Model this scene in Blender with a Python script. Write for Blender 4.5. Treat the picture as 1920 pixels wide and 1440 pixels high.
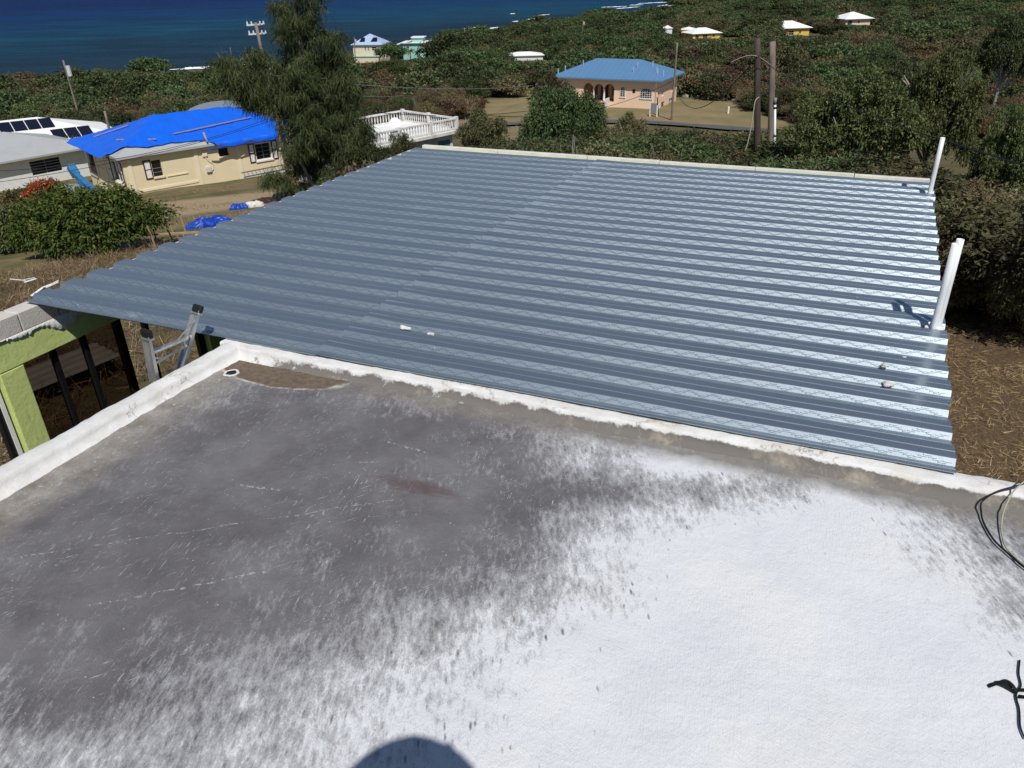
import bpy, bmesh, math, random
import numpy as np
from mathutils import Vector, Matrix

for o in list(bpy.data.objects):
    bpy.data.objects.remove(o)
scene = bpy.context.scene
COL = scene.collection
R = math.radians
rnd = random.Random(7)
npr = np.random.RandomState(11)

# ------------------------------------------------------------------ camera
ZC = 2.75                       # lens height above the painted roof slab (z = 0)
TH, RO, FPX = R(28.21), R(-1.287), 1441.3
Fv = np.array([0, math.cos(TH), -math.sin(TH)])
r0 = np.array([1.0, 0, 0]); u0 = np.array([0, math.sin(TH), math.cos(TH)])
Rv = math.cos(RO) * r0 + math.sin(RO) * u0
Uv = -math.sin(RO) * r0 + math.cos(RO) * u0
cam_d = bpy.data.cameras.new('camera'); cam = bpy.data.objects.new('camera', cam_d); COL.objects.link(cam)
M = Matrix(((Rv[0], Uv[0], -Fv[0], 0), (Rv[1], Uv[1], -Fv[1], 0), (Rv[2], Uv[2], -Fv[2], 0), (0, 0, 0, 1)))
cam.matrix_world = Matrix.Translation((0, 0, ZC)) @ M
cam_d.sensor_width = 36; cam_d.lens = FPX / 1920 * 36
cam_d.clip_start = 0.05; cam_d.clip_end = 60000
scene.camera = cam

# ------------------------------------------------------------------ sky, sun, exposure
SUN_DIR = Vector((-0.11, 0.585, -0.803)).normalized()      # the way the light travels
world = bpy.data.worlds.new('World'); scene.world = world; world.use_nodes = True
wn = world.node_tree.nodes; wl = world.node_tree.links
sky = wn.new('ShaderNodeTexSky'); sky.sky_type = 'NISHITA'; sky.sun_disc = False
sky.sun_elevation = math.asin(-SUN_DIR.z)
sky.sun_rotation = math.atan2(-SUN_DIR.x, -SUN_DIR.y)
sky.altitude = 1500; sky.air_density = 1.0; sky.dust_density = 0.6; sky.ozone_density = 1.6
wl.new(sky.outputs[0], wn['Background'].inputs[0]); wn['Background'].inputs[1].default_value = 0.060
sun_d = bpy.data.lights.new('sun', 'SUN'); sun_d.energy = 3.7; sun_d.angle = R(0.53); sun_d.color = (1.0, 0.968, 0.92)
sun = bpy.data.objects.new('sun', sun_d); COL.objects.link(sun)
sun.rotation_euler = SUN_DIR.to_track_quat('-Z', 'Y').to_euler(); sun.location = (2, -10, 20)
vs = scene.view_settings
vs.view_transform = 'Standard'; vs.look = 'None'; vs.gamma = 1.0; vs.exposure = 0.16; vs.use_curve_mapping = False

# ------------------------------------------------------------------ helpers
def ray(px, py):
    return Fv * FPX + Rv * (px - 960) + Uv * (720 - py)
def az_of(px, py):
    d = ray(px, py); return math.atan2(d[0], d[1])
def at_r(px, py, r):                                        # ground-plan point at distance r along that bearing
    a = az_of(px, py); return r * math.sin(a), r * math.cos(a)

class MB:
    def __init__(s): s.v = []; s.f = []
    def add(s, vs_, fs):
        b = len(s.v); s.v += [tuple(map(float, p)) for p in vs_]; s.f += [tuple(b + i for i in f) for f in fs]; return s
    def quad(s, a, b, c, d): return s.add([a, b, c, d], [(0, 1, 2, 3)])
    def box(s, x0, x1, y0, y1, z0, z1):
        return s.add([(x0,y0,z0),(x1,y0,z0),(x1,y1,z0),(x0,y1,z0),(x0,y0,z1),(x1,y0,z1),(x1,y1,z1),(x0,y1,z1)],
                     [(3,2,1,0),(4,5,6,7),(0,1,5,4),(1,2,6,5),(2,3,7,6),(3,0,4,7)])
    def bar(s, a, b, w, h, up=(0, 0, 1)):                   # box from a to b, w wide, h high
        a = Vector(a); b = Vector(b); d = (b - a).normalized(); up = Vector(up)
        x = d.cross(up)
        if x.length < 1e-4: x = d.cross(Vector((1, 0, 0)))
        x.normalize(); y = x.cross(d)
        x = x * w / 2; y = y * h / 2
        return s.add([a-x-y, a+x-y, a+x+y, a-x+y, b-x-y, b+x-y, b+x+y, b-x+y],
                     [(3,2,1,0),(4,5,6,7),(0,1,5,4),(1,2,6,5),(2,3,7,6),(3,0,4,7)])
    def tube(s, pts, rad, n=8, cap=True):
        pts = [Vector(p) for p in pts]; k = len(pts)
        if not hasattr(rad, '__len__'): rad = [rad] * k
        b = len(s.v); prev = None
        for i, p in enumerate(pts):
            d = (pts[min(i+1, k-1)] - pts[max(i-1, 0)]).normalized()
            if prev is None:
                x = d.cross(Vector((0, 0, 1)))
                if x.length < 1e-3: x = Vector((1, 0, 0))
            else: x = prev - d * prev.dot(d)
            x.normalize(); prev = x; y = d.cross(x)
            for j in range(n):
                t = 2 * math.pi * j / n
                q = p + (x * math.cos(t) + y * math.sin(t)) * rad[i]
                s.v.append((q.x, q.y, q.z))
        for i in range(k - 1):
            for j in range(n):
                s.f.append((b+i*n+j, b+i*n+(j+1) % n, b+(i+1)*n+(j+1) % n, b+(i+1)*n+j))
        if cap:
            s.f.append(tuple(b+j for j in range(n))[::-1]); s.f.append(tuple(b+(k-1)*n+j for j in range(n)))
        return s
    def prism(s, poly, z0, z1):
        n = len(poly); b = len(s.v)
        s.v += [(x, y, z0) for x, y in poly] + [(x, y, z1) for x, y in poly]
        s.f.append(tuple(b+i for i in range(n))[::-1]); s.f.append(tuple(b+n+i for i in range(n)))
        for i in range(n): s.f.append((b+i, b+(i+1) % n, b+n+(i+1) % n, b+n+i))
        return s
    def build(s, name, mat, parent=None, smooth=False, bevel=0.0):
        me = bpy.data.meshes.new(name); me.from_pydata(s.v, [], s.f); me.update()
        return link(name, me, mat, parent, smooth, bevel)

def link(name, me, mat, parent=None, smooth=False, bevel=0.0):
    if mat is not None: me.materials.append(mat)
    o = bpy.data.objects.new(name, me); COL.objects.link(o)
    if parent is not None: o.parent = parent
    if smooth:
        me.polygons.foreach_set('use_smooth', [True] * len(me.polygons))
    if bevel > 0:
        m = o.modifiers.new('bevel', 'BEVEL'); m.width = bevel; m.segments = 2; m.limit_method = 'ANGLE'
    return o
def tag(o, label=None, cat=None, group=None, kind=None):
    if label: o['label'] = label
    if cat: o['category'] = cat
    if group: o['group'] = group
    if kind: o['kind'] = kind
    return o
def thing(name, label, cat, loc=(0, 0, 0), rz=0.0, group=None):
    o = bpy.data.objects.new(name, None); COL.objects.link(o)
    o.empty_display_size = 0.3
    o.location = loc; o.rotation_euler = (0, 0, rz)
    return tag(o, label, cat, group)
def np_mesh(name, verts, quads):
    me = bpy.data.meshes.new(name); nv = len(verts); nf = len(quads); k = quads.shape[1]
    me.vertices.add(nv); me.vertices.foreach_set('co', np.ascontiguousarray(verts, dtype=np.float32).ravel())
    me.loops.add(nf * k); me.loops.foreach_set('vertex_index', np.ascontiguousarray(quads, dtype=np.int32).ravel())
    me.polygons.add(nf); me.polygons.foreach_set('loop_start', np.arange(0, nf * k, k, dtype=np.int32))
    me.update(); me.validate(); return me
def fattr(me, name, vals, dom='FACE'):
    a = me.attributes.new(name, 'FLOAT', dom); a.data.foreach_set('value', np.ascontiguousarray(vals, dtype=np.float32))

# ------------------------------------------------------------------ materials
class NT:
    def __init__(s, name):
        s.m = bpy.data.materials.new(name); s.m.use_nodes = True
        s.t = s.m.node_tree; s.n = s.t.nodes; s.l = s.t.links; s.b = s.n['Principled BSDF']
        s.co = None
    def coord(s, kind='Object', scale=None, rot=None):
        c = s.n.new('ShaderNodeTexCoord'); out = c.outputs[kind]
        if scale is not None:
            mp = s.n.new('ShaderNodeMapping'); mp.inputs['Scale'].default_value = scale
            if rot: mp.inputs['Rotation'].default_value = rot
            s.l.new(out, mp.inputs[0]); out = mp.outputs[0]
        return out
    def coordr(s, sx, sy, ang):                             # object coords turned by ang, then scaled per axis
        c = s.n.new('ShaderNodeTexCoord'); mp = s.n.new('ShaderNodeMapping'); mp.vector_type = 'TEXTURE'
        mp.inputs['Rotation'].default_value = (0, 0, ang); mp.inputs['Scale'].default_value = (1/sx, 1/sy, 1)
        s.l.new(c.outputs['Object'], mp.inputs[0]); return mp.outputs[0]
    def noise(s, scale, detail=4, rough=0.55, vec=None, dist=0.0):
        n = s.n.new('ShaderNodeTexNoise'); n.inputs['Scale'].default_value = scale
        n.inputs['Detail'].default_value = detail; n.inputs['Roughness'].default_value = rough
        n.inputs['Distortion'].default_value = dist
        s.l.new(vec if vec is not None else s.coord(), n.inputs['Vector']); return n.outputs['Fac']
    def voro(s, scale, vec=None, feat='F1'):
        n = s.n.new('ShaderNodeTexVoronoi'); n.inputs['Scale'].default_value = scale; n.feature = feat
        s.l.new(vec if vec is not None else s.coord(), n.inputs['Vector']); return n
    def math(s, op, a, b=None, c=None, clamp=False):
        n = s.n.new('ShaderNodeMath'); n.operation = op; n.use_clamp = clamp
        for i, x in enumerate((a, b, c)):
            if x is None: continue
            if hasattr(x, 'links'): s.l.new(x, n.inputs[i])
            else: n.inputs[i].default_value = x
        return n.outputs[0]
    def ramp(s, fac, stops, interp='LINEAR'):
        n = s.n.new('ShaderNodeValToRGB'); n.color_ramp.interpolation = interp
        el = n.color_ramp.elements
        while len(el) < len(stops): el.new(0.5)
        for e, (p, c) in zip(el, stops):
            e.position = p; e.color = (c, c, c, 1) if not hasattr(c, '__len__') else tuple(c) + (1,)
        s.l.new(fac, n.inputs[0]); return n.outputs[0]
    def mix(s, fac, a, b, mode='MIX'):
        n = s.n.new('ShaderNodeMix'); n.data_type = 'RGBA'; n.blend_type = mode
        for i, x in ((0, fac), (6, a), (7, b)):
            if hasattr(x, 'links'): s.l.new(x, n.inputs[i])
            elif i == 0: n.inputs[0].default_value = x
            else: n.inputs[i].default_value = tuple(x) + (1,)
        return n.outputs[2]
    def attr(s, name, typ='GEOMETRY'):
        n = s.n.new('ShaderNodeAttribute'); n.attribute_name = name; n.attribute_type = typ; return n.outputs['Fac']
    def sep(s, vec):
        n = s.n.new('ShaderNodeSeparateXYZ'); s.l.new(vec, n.inputs[0]); return n.outputs
    def bump(s, h, strength=0.3, dist=0.02):
        n = s.n.new('ShaderNodeBump'); n.inputs['Strength'].default_value = strength; n.inputs['Distance'].default_value = dist
        s.l.new(h, n.inputs['Height']); s.l.new(n.outputs[0], s.b.inputs['Normal'])
    def set(s, **kw):
        names = {'color': 'Base Color', 'rough': 'Roughness', 'metal': 'Metallic', 'spec': 'Specular IOR Level'}
        for k, x in kw.items():
            i = s.b.inputs[names[k]]
            if hasattr(x, 'links'): s.l.new(x, i)
            else: i.default_value = tuple(x) + (1,) if hasattr(x, '__len__') else x
        return s

def plain(name, c, rough=0.7, var=0.25, scale=3.0, bump=0.15, bscale=40, metal=0.0, spec=0.3, streak=False):
    t = NT(name)
    v = t.coord('Object', (1, 1, 0.25) if streak else (1, 1, 1))
    n = t.noise(scale, 6, 0.62, v)
    col = t.ramp(n, [(0.25, [x * (1 - var) for x in c]), (0.5, c), (0.78, [min(1, x * (1 + var * .6)) for x in c])])
    t.set(color=col, rough=rough, metal=metal, spec=spec)
    if bump: t.bump(t.noise(bscale, 4, .6), bump, 0.02)
    return t.m

MT = {}
MT['white'] = plain('white_paint', (.74, .74, .71), .75, .12, 2.5, .1)
MT['roof_white'] = plain('white_roof_paint', (.80, .80, .79), .7, .06, .6, .05)
MT['cream'] = plain('cream_wall', (.76, .64, .42), .8, .06, 1.2, .12)
MT['cream_trim'] = plain('cream_trim', (.80, .70, .50), .8, .06, 1.2, .1)
MT['peach'] = plain('peach_wall', (.84, .59, .42), .8, .06, .9, .1)
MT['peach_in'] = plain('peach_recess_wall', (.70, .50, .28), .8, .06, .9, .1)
MT['yellow'] = plain('yellow_wall', (.68, .48, .10), .8, .12, .8, .1)
MT['orange'] = plain('orange_wall', (.75, .33, .12), .8, .1, .8, .1)
MT['turq'] = plain('turquoise_wall', (.28, .56, .50), .8, .1, .8, .1)
MT['beige'] = plain('beige_wall', (.68, .58, .42), .8, .1, .8, .1)
MT['dirtywhite'] = plain('stained_white_concrete', (.66, .65, .61), .85, .35, 1.8, .3, 20, streak=True)
MT['teal'] = plain('teal_shutter', (.06, .22, .23), .6, .2, 2, .1)
MT['glass'] = plain('dark_window_glass', (.012, .013, .016), .12, .1, 2, 0, spec=.5)
MT['brown'] = plain('dark_brown_wood', (.055, .020, .014), .6, .3, 6, .1)
MT['louvre'] = plain('louvre_metal', (.22, .23, .24), .45, .2, 5, 0)
MT['blue_roof'] = plain('blue_metal_roof', (.11, .235, .40), .5, .05, .5, .03, metal=.1)
MT['pale_blue_roof'] = plain('pale_blue_roof', (.38, .47, .66), .55, .1, .8, .05)
MT['grey_roof'] = plain('grey_metal_roof', (.40, .41, .41), .55, .1, .7, .04)
MT['shed_roof'] = plain('galvanised_shed_roof', (.33, .36, .39), .45, .18, 1.2, .04, metal=.4)
MT['awning'] = plain('dark_brown_awning', (.030, .024, .022), .8, .3, 2, .1)
MT['solar'] = plain('solar_glass', (.008, .010, .022), .08, .1, 2, 0, spec=.6)
MT['alu'] = plain('ladder_aluminium', (.55, .55, .54), .38, .15, 9, .08, metal=.85)
MT['black'] = plain('black_rubber', (.012, .012, .013), .55, .2, 8, .05)
MT['steel_black'] = plain('black_painted_steel', (.010, .010, .011), .4, .4, 14, .08)
MT['tarp'] = plain('blue_tarpaulin', (.008, .125, .74), .36, .12, 1.1, .15, 9, spec=.4)
MT['tarp2'] = plain('blue_tarpaulin_folded', (.006, .05, .36), .42, .3, 2.5, .35, 12, spec=.4)
MT['batten'] = plain('weathered_batten', (.42, .27, .22), .8, .25, 6, .1)
MT['pvc'] = plain('white_pvc', (.74, .75, .76), .35, .10, 5, .02, spec=.45)
MT['pole'] = plain('weathered_pole_wood', (.21, .17, .14), .85, .5, 5, .5, 30, streak=True)
MT['pole_dark'] = plain('creosoted_pole_wood', (.075, .055, .045), .85, .55, 5, .5, 30, streak=True)
MT['wire'] = plain('black_cable', (.010, .010, .011), .5, .1, 5, 0)
MT['wire_pale'] = plain('pale_cable', (.38, .36, .26), .6, .3, 12, 0)
MT['ceramic'] = plain('pole_hardware', (.62, .62, .60), .4, .2, 4, 0)
MT['bluesteel'] = plain('blue_painted_steel', (.035, .17, .36), .5, .35, 3, .1)
MT['greyplastic'] = plain('grey_green_plastic', (.26, .31, .31), .4, .12, 2, .05, spec=.45)
MT['asphalt'] = plain('road_asphalt', (.105, .103, .104), .9, .2, .6, .2, 8)
MT['terracotta'] = plain('terracotta_steps', (.36, .15, .08), .8, .2, 2, .1)
MT['darkred'] = plain('dark_red_door', (.10, .022, .018), .5, .2, 4, 0)
MT['trunk'] = plain('grey_bark', (.20, .17, .14), .9, .4, 6, .6, 25, streak=True)
MT['trunk_pale'] = plain('pale_bark', (.36, .33, .29), .9, .4, 8, .5, 25)
MT['block'] = plain('bare_concrete_block', (.56, .52, .46), .9, .12, 5, .3, 60)
MT['plaster'] = plain('broken_white_plaster', (.66, .65, .62), .9, .15, 8, .5, 40)
MT['curb'] = plain('pale_timber_curb', (.66, .635, .59), .85, .2, 4, .3, 30)
MT['wood_raw'] = plain('old_lumber', (.36, .27, .17), .85, .3, 5, .2)
MT['sheet_grey'] = plain('weathered_roof_sheet', (.30, .29, .26), .6, .25, 3, .2, metal=.3)
MT['skin'] = plain('skin', (.35, .19, .12), .6, .1, 6, .05)
MT['rock'] = plain('pale_rock', (.32, .29, .25), .9, .3, 2, .6, 8)
MT['cement'] = plain('dried_cement', (.55, .54, .50), .9, .3, 20, .5, 60)
MT['sand'] = plain('pale_sand', (.55, .47, .33), .95, .15, .3, .2)
MT['foam'] = plain('sea_foam', (.82, .85, .86), .9, .08, .3, .5, 2)

def foliage(name, dark, mid, light, dry, sat=1.0):
    t = NT(name)
    lv = t.attr('lv'); br = t.attr('brown', 'INSTANCER')
    info = t.n.new('ShaderNodeObjectInfo')
    c = t.ramp(lv, [(0.0, dark), (0.55, mid), (0.93, light), (1.0, [x * 1.4 for x in light])])
    d = t.ramp(lv, [(0.0, [x * .5 for x in dry]), (0.6, dry), (1.0, [min(1, x * 1.5) for x in dry])])
    col = t.mix(br, c, d)
    hs = t.n.new('ShaderNodeHueSaturation')
    t.l.new(t.math('MULTIPLY_ADD', info.outputs['Random'], .05, .475), hs.inputs['Hue'])
    t.l.new(t.math('MULTIPLY_ADD', info.outputs['Random'], 1.0, .72), hs.inputs['Value'])
    t.l.new(col, hs.inputs['Color'])
    t.set(color=hs.outputs[0], rough=.62, spec=.22)
    tr = t.n.new('ShaderNodeBsdfTranslucent'); t.l.new(hs.outputs[0], tr.inputs[0])
    mx = t.n.new('ShaderNodeMixShader'); mx.inputs[0].default_value = .22
    out = t.n['Material Output']
    t.l.new(t.b.outputs[0], mx.inputs[1]); t.l.new(tr.outputs[0], mx.inputs[2]); t.l.new(mx.outputs[0], out.inputs[0])
    return t.m
MT['leaf'] = foliage('broad_leaves', (.040, .058, .020), (.088, .114, .038), (.185, .20, .080), (.13, .085, .045))
MT['leaf_dark'] = foliage('dark_leaves', (.024, .040, .016), (.056, .082, .030), (.125, .15, .062), (.12, .08, .05))
MT['leaf_yellow'] = foliage('yellow_green_leaves', (.024, .046, .010), (.054, .088, .018), (.16, .165, .035), (.15, .10, .05))
MT['scrubleaf'] = foliage('scrub_leaves', (.048, .052, .022), (.104, .104, .046), (.195, .185, .092), (.165, .105, .068))
MT['needle'] = foliage('casuarina_needles', (.032, .054, .020), (.070, .106, .038), (.145, .185, .072), (.13, .09, .05))
MT['straw'] = foliage('straw', (.16, .10, .045), (.30, .21, .10), (.46, .36, .20), (.3, .2, .1))
MT['drybrush'] = foliage('dry_brush', (.10, .06, .03), (.20, .14, .075), (.34, .26, .15), (.2, .12, .06))
MT['redleaf'] = foliage('red_bracts', (.16, .03, .02), (.34, .06, .03), (.50, .14, .07), (.2, .1, .05))
MT['seedpod'] = foliage('brown_seed_pods', (.07, .035, .02), (.16, .075, .04), (.25, .13, .075), (.2, .1, .05))

# ------------------------------------------------------------------ terrain
PR_R = [0, 12, 25, 64, 105, 124, 240, 345, 420, 800, 3000]
PR_D = [5.6, 5.6, 7.7, 14.2, 17.6, 18.1, 22.4, 24.0, 25.0, 27.3, 28.4]
SH_A = [-180, -90, -40, -31, -17, -9, -3, 0, 5, 10, 11, 12, 13, 13.6, 15, 180]
SH_R = [330, 330, 335, 338, 335, 385, 440, 480, 570, 640, 655, 680, 715, 900, 4000, 4000]
def smooth(x, a, b):
    t = np.clip((x - a) / (b - a), 0, 1); return t * t * (3 - 2 * t)
def vnoise(x, y, s, seed=0):                                # cheap value noise
    x = np.asarray(x, float) / s + seed * 17.3; y = np.asarray(y, float) / s - seed * 9.1
    xi = np.floor(x); yi = np.floor(y); fx = x - xi; fy = y - yi
    fx = fx * fx * (3 - 2 * fx); fy = fy * fy * (3 - 2 * fy)
    def h(a, b):
        t = np.sin(a * 127.1 + b * 311.7 + seed * 74.7) * 43758.5453; return t - np.floor(t)
    return (h(xi, yi) * (1-fx) + h(xi+1, yi) * fx) * (1-fy) + (h(xi, yi+1) * (1-fx) + h(xi+1, yi+1) * fx) * fy
_rr = np.linspace(0, 3000, 3001)
_dd = np.interp(_rr, PR_R, PR_D)
_k = np.hanning(13); _k /= _k.sum()
_dd = np.convolve(np.pad(_dd, 6, mode='edge'), _k, 'valid')
def T(x, y):
    x = np.asarray(x, float); y = np.asarray(y, float)
    r = np.hypot(x, y); az = np.degrees(np.arctan2(x, y))
    d = np.interp(r, _rr, _dd)
    sr = np.interp(az, SH_A, SH_R)
    t = np.clip((r - 240) / np.maximum(sr - 240, 1), 0, 3)
    ds = 22.4 + t * 8.2
    d = np.where((r > 240) & (sr < 3500), np.maximum(d, ds), d)
    d = np.minimum(d, 38)
    # low headland with a beach beyond the inlet
    hl = smooth(az, 10.5, 11.3) * smooth(r, 745, 770) * (1 - smooth(r, 1500, 1600)) * (az < 40)
    d = d * (1 - hl) + np.minimum(d, 28.6) * hl
    d = d + 2.3*smooth(r, 120, 230)*(1 - smooth(r, 255, 330))*(1 - smooth(az, -16, -11))
    w = 1 - smooth(np.abs(az), 75, 120)
    d = 5.6 + (d - 5.6) * w
    # rough ground, calm near the houses
    d = d + (vnoise(x, y, 23, 1) - .5) * 1.2 * smooth(r, 90, 160) + (vnoise(x, y, 4, 2) - .5) * .12 * smooth(r, 18, 30)
    return ZC - d
def T1(x, y): return float(T(x, y))
ROAD = [at_r(px, py, r) for px, py, r in ((300, 262, 92), (640, 250, 97), (860, 240, 100.5), (960, 237, 103), (1080, 238, 104.5),
                                           (1200, 240, 104.5), (1290, 250, 101), (1400, 258, 97), (1470, 262, 96))]
def road_dist(x, y):
    best = np.full(np.shape(x), 1e9)
    for (ax, ay), (bx, by) in zip(ROAD[:-1], ROAD[1:]):
        dx, dy = bx - ax, by - ay
        t = np.clip(((x - ax) * dx + (y - ay) * dy) / (dx * dx + dy * dy), 0, 1)
        best = np.minimum(best, np.hypot(x - ax - t * dx, y - ay - t * dy))
    return best
def field_mask(x, y):
    r = np.hypot(x, y); az = np.degrees(np.arctan2(x, y)) + (vnoise(x, y, 9, 5) - .5) * 3
    rr = r + (vnoise(x, y, 6, 6) - .5) * 8
    far = np.interp(az, [-6, -3, 0, 3, 6, 10, 13, 16, 19, 20.5], [102, 112, 138, 150, 152, 146, 134, 123, 112, 100])
    near = np.interp(az, [-6, -4.5, -3.5, .5, 1.5, 14, 16, 20], [103, 103, 84, 84, 99, 99, 97, 95])
    return (rr < far) & (rr > near) & (az > -5) & (az < 20)
def yard_mask(x, y):
    r = np.hypot(x, y); az = np.degrees(np.arctan2(x, y))
    return (az > -60) & (az < -9.5) & (r < 84)

azs = np.concatenate([np.arange(-180, -52, 4), np.arange(-52, 52, .4), np.arange(52, 181, 4)])
rs = np.concatenate([[0.01, 4, 8], np.geomspace(11, 2800, 190)])
A, Rg = np.meshgrid(np.radians(azs), rs)
X = Rg * np.sin(A); Y = Rg * np.cos(A); Z = T(X, Y)
na, nr = len(azs), len(rs)
idx = np.arange(na * nr).reshape(nr, na)
quads = np.stack([idx[:-1, :-1], idx[1:, :-1], idx[1:, 1:], idx[:-1, 1:]], -1).reshape(-1, 4)[:, ::-1]
me = np_mesh('ground', np.stack([X, Y, Z], -1).reshape(-1, 3), quads)
x, y = X.ravel(), Y.ravel(); r = np.hypot(x, y); az = np.degrees(np.arctan2(x, y))
fm = field_mask(x, y).astype(float); ym = yard_mask(x, y).astype(float)
path = np.exp(-((r - 46 - (vnoise(x, y, 9, 3) - .5) * 7) / 6.0) ** 2) * (az < -10) * (az > -29)
mulch = (1 - smooth(r, 17, 24)) * (az > -22)
drygrass = (1 - smooth(r, 24, 31)) * (az <= -18)
fattr(me, 'yard', ym * (1 - drygrass), 'POINT'); fattr(me, 'path', np.clip(path, 0, 1), 'POINT')
fattr(me, 'field', fm, 'POINT'); fattr(me, 'mulch', mulch, 'POINT')
t = NT('ground_soil')
n1 = t.noise(.35, 6, .65); n2 = t.noise(3.0, 6, .7); n3 = t.noise(14, 5, .7)
base = t.ramp(n1, [(.3, (.075, .066, .032)), (.7, (.16, .135, .070))])
grass = t.mix(t.ramp(n1, [(.40, 0.), (.60, 1.)]), (.115, .112, .048), (.235, .185, .10))
dirt = t.ramp(n2, [(.3, (.34, .25, .155)), (.7, (.46, .355, .22))])
field = t.mix(t.ramp(t.noise(.13, 5, .65), [(.4, 0.), (.62, 1.)]), (.20, .175, .085), (.30, .225, .125))
mul = t.ramp(n3, [(.25, (.055, .036, .022)), (.55, (.125, .082, .048)), (.8, (.22, .155, .092))])
col = t.mix(t.attr('yard'), base, grass)
pm = t.ramp(t.math('ADD', t.attr('path'), t.math('MULTIPLY_ADD', n2, .5, -.25)), [(.38, 0.), (.62, 1.)])
col = t.mix(pm, col, dirt); col = t.mix(t.attr('field'), col, field); col = t.mix(t.attr('mulch'), col, mul)
col = t.mix(t.math('MULTIPLY', t.ramp(n3, [(.35, 1.), (.6, 0.)]), .35), col, (.06, .05, .03))
t.set(color=col, rough=.95, spec=.1); t.bump(n3, .5, .05)
me.materials.append(t.m); g = link('ground', me, None, None, True); tag(g, kind='structure')

# sea
aa = np.radians(np.arange(-180, 181, 3)); sr_ = np.array([150, 240, 300, 360, 430, 520, 640, 800, 1000, 1400, 2200, 4000, 9000, 20000, 45000.])
A, Rg = np.meshgrid(aa, sr_)
idx = np.arange(A.size).reshape(A.shape)
quads = np.stack([idx[:-1, :-1], idx[1:, :-1], idx[1:, 1:], idx[:-1, 1:]], -1).reshape(-1, 4)[:, ::-1]
SEA = ZC - 30
me = np_mesh('sea', np.stack([Rg * np.sin(A), Rg * np.cos(A), np.full_like(A, SEA)], -1).reshape(-1, 3), quads)
t = NT('sea_water')
co = t.coord('Object'); xyz = t.sep(co)
dist = t.math('SQRT', t.math('ADD', t.math('MULTIPLY', xyz[0], xyz[0]), t.math('MULTIPLY', xyz[1], xyz[1])))
big = t.noise(.006, 5, .6, t.coord('Object', (.6, 1.6, 1)))
# the reef: shallow and dark near the shore, a pale green shelf, then deep blue
off = t.math('ADD', t.math('MULTIPLY', t.math('ADD', xyz[0], 160), -.55), t.math('MULTIPLY_ADD', big, 300, -150))
dd = t.math('DIVIDE', t.math('ADD', dist, off), 1900.0)
col = t.ramp(dd, [(.13, (.015, .034, .050)), (.23, (.009, .038, .070)), (.34, (.004, .064, .118)), (.48, (.002, .042, .140)), (.8, (.001, .017, .110))])
patch = t.noise(.022, 5, .65, t.coord('Object', (.7, 1.8, 1)))
col = t.mix(t.math('MULTIPLY', t.ramp(patch, [(.42, 0.), (.6, 1.)]), .55), col, (.004, .014, .028))
w1 = t.noise(.16, 6, .65, t.coord('Object', (.5, 1.3, 1), (0, 0, .2)))
w2 = t.noise(.9, 5, .6, t.coord('Object', (.5, 1.2, 1), (0, 0, .2)))
swell_shade = t.noise(.05, 6, .7, t.coord('Object', (.3, 1.6, 1)))
col = t.mix(t.math('MULTIPLY', t.ramp(swell_shade, [(.35, 1.), (.6, 0.)]), .45), col, (.001, .008, .030))  # shading of the waves put into the water colour
caps = t.ramp(t.noise(.11, 7, .7, t.coord('Object', (.45, 1.3, 1))), [(.735, 0.), (.76, 1.)])
col = t.mix(t.math('MULTIPLY', caps, .75), col, (.7, .75, .8))
t.set(color=col, rough=.5, spec=.04)
t.bump(t.math('ADD', t.math('MULTIPLY', w1, 1.4), t.math('MULTIPLY', w2, .5)), .9, 1.0)
me.materials.append(t.m); sea = link('sea', me, None); tag(sea, kind='structure')

def foam(px0, py0, px1, py1, w, seed):                      # breaking wave crest lying on the water
    rr = random.Random(seed)
    def p(px, py):
        d = ray(px, py); k = -30 / d[2]; return d[0] * k, d[1] * k
    (ax, ay), (bx, by) = p(px0, py0), p(px1, py1)
    L = math.hypot(bx - ax, by - ay); n = max(14, int(L / 1.6)); mb = MB(); top = []
    tx, ty = (bx - ax) / L, (by - ay) / L; nx, ny = -ty, tx
    rows = []
    for i in range(n + 1):
        t_ = i / n; c = math.sin(math.pi * t_) ** .5
        s = rr.uniform(-.3, .3) * w * .6
        ww = (w * .42 * c * rr.uniform(.15, 1.3) + .08) * (0.05 if rr.random() < .22 else 1)
        cx, cy = ax + (bx - ax) * t_ + nx * s, ay + (by - ay) * t_ + ny * s
        rows.append([(cx - nx * ww, cy - ny * ww, SEA + .05), (cx, cy, SEA + .15 + c * .4 * rr.random()), (cx + nx * ww, cy + ny * ww, SEA + .05)])
    b = [q for row in rows for q in row]
    fs = []
    for i in range(n):
        for j in range(2): fs.append((i*3+j, i*3+j+1, (i+1)*3+j+1, (i+1)*3+j))
    mb.add(b, fs)
    return tag(mb.build('wave_foam', MT['foam'], None), kind='structure')
for i, a in enumerate([(318, 131, 425, 126, 3.2), (345, 128, 400, 125, 1.6), (395, 128, 470, 120, 3.0), (470, 122, 520, 116, 2), (872, 54, 912, 50, 5), (905, 56, 935, 51, 5), (958, 26, 966, 26, 6), (960, 41, 972, 40, 4),
                       (998, 31, 1030, 27, 4), (985, 37, 1006, 35, 3), (1128, 14, 1175, 12, 9), (1180, 10, 1205, 9, 9), (1195, 7, 1252, 4, 10), (1150, 17, 1200, 13, 4), (818, 69, 832, 67, 3), (560, 70, 572, 69, 2), (715, 88, 745, 84, 1.5), (1232, 12, 1262, 8, 5)]):
    foam(*a[:5], i)
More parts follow.
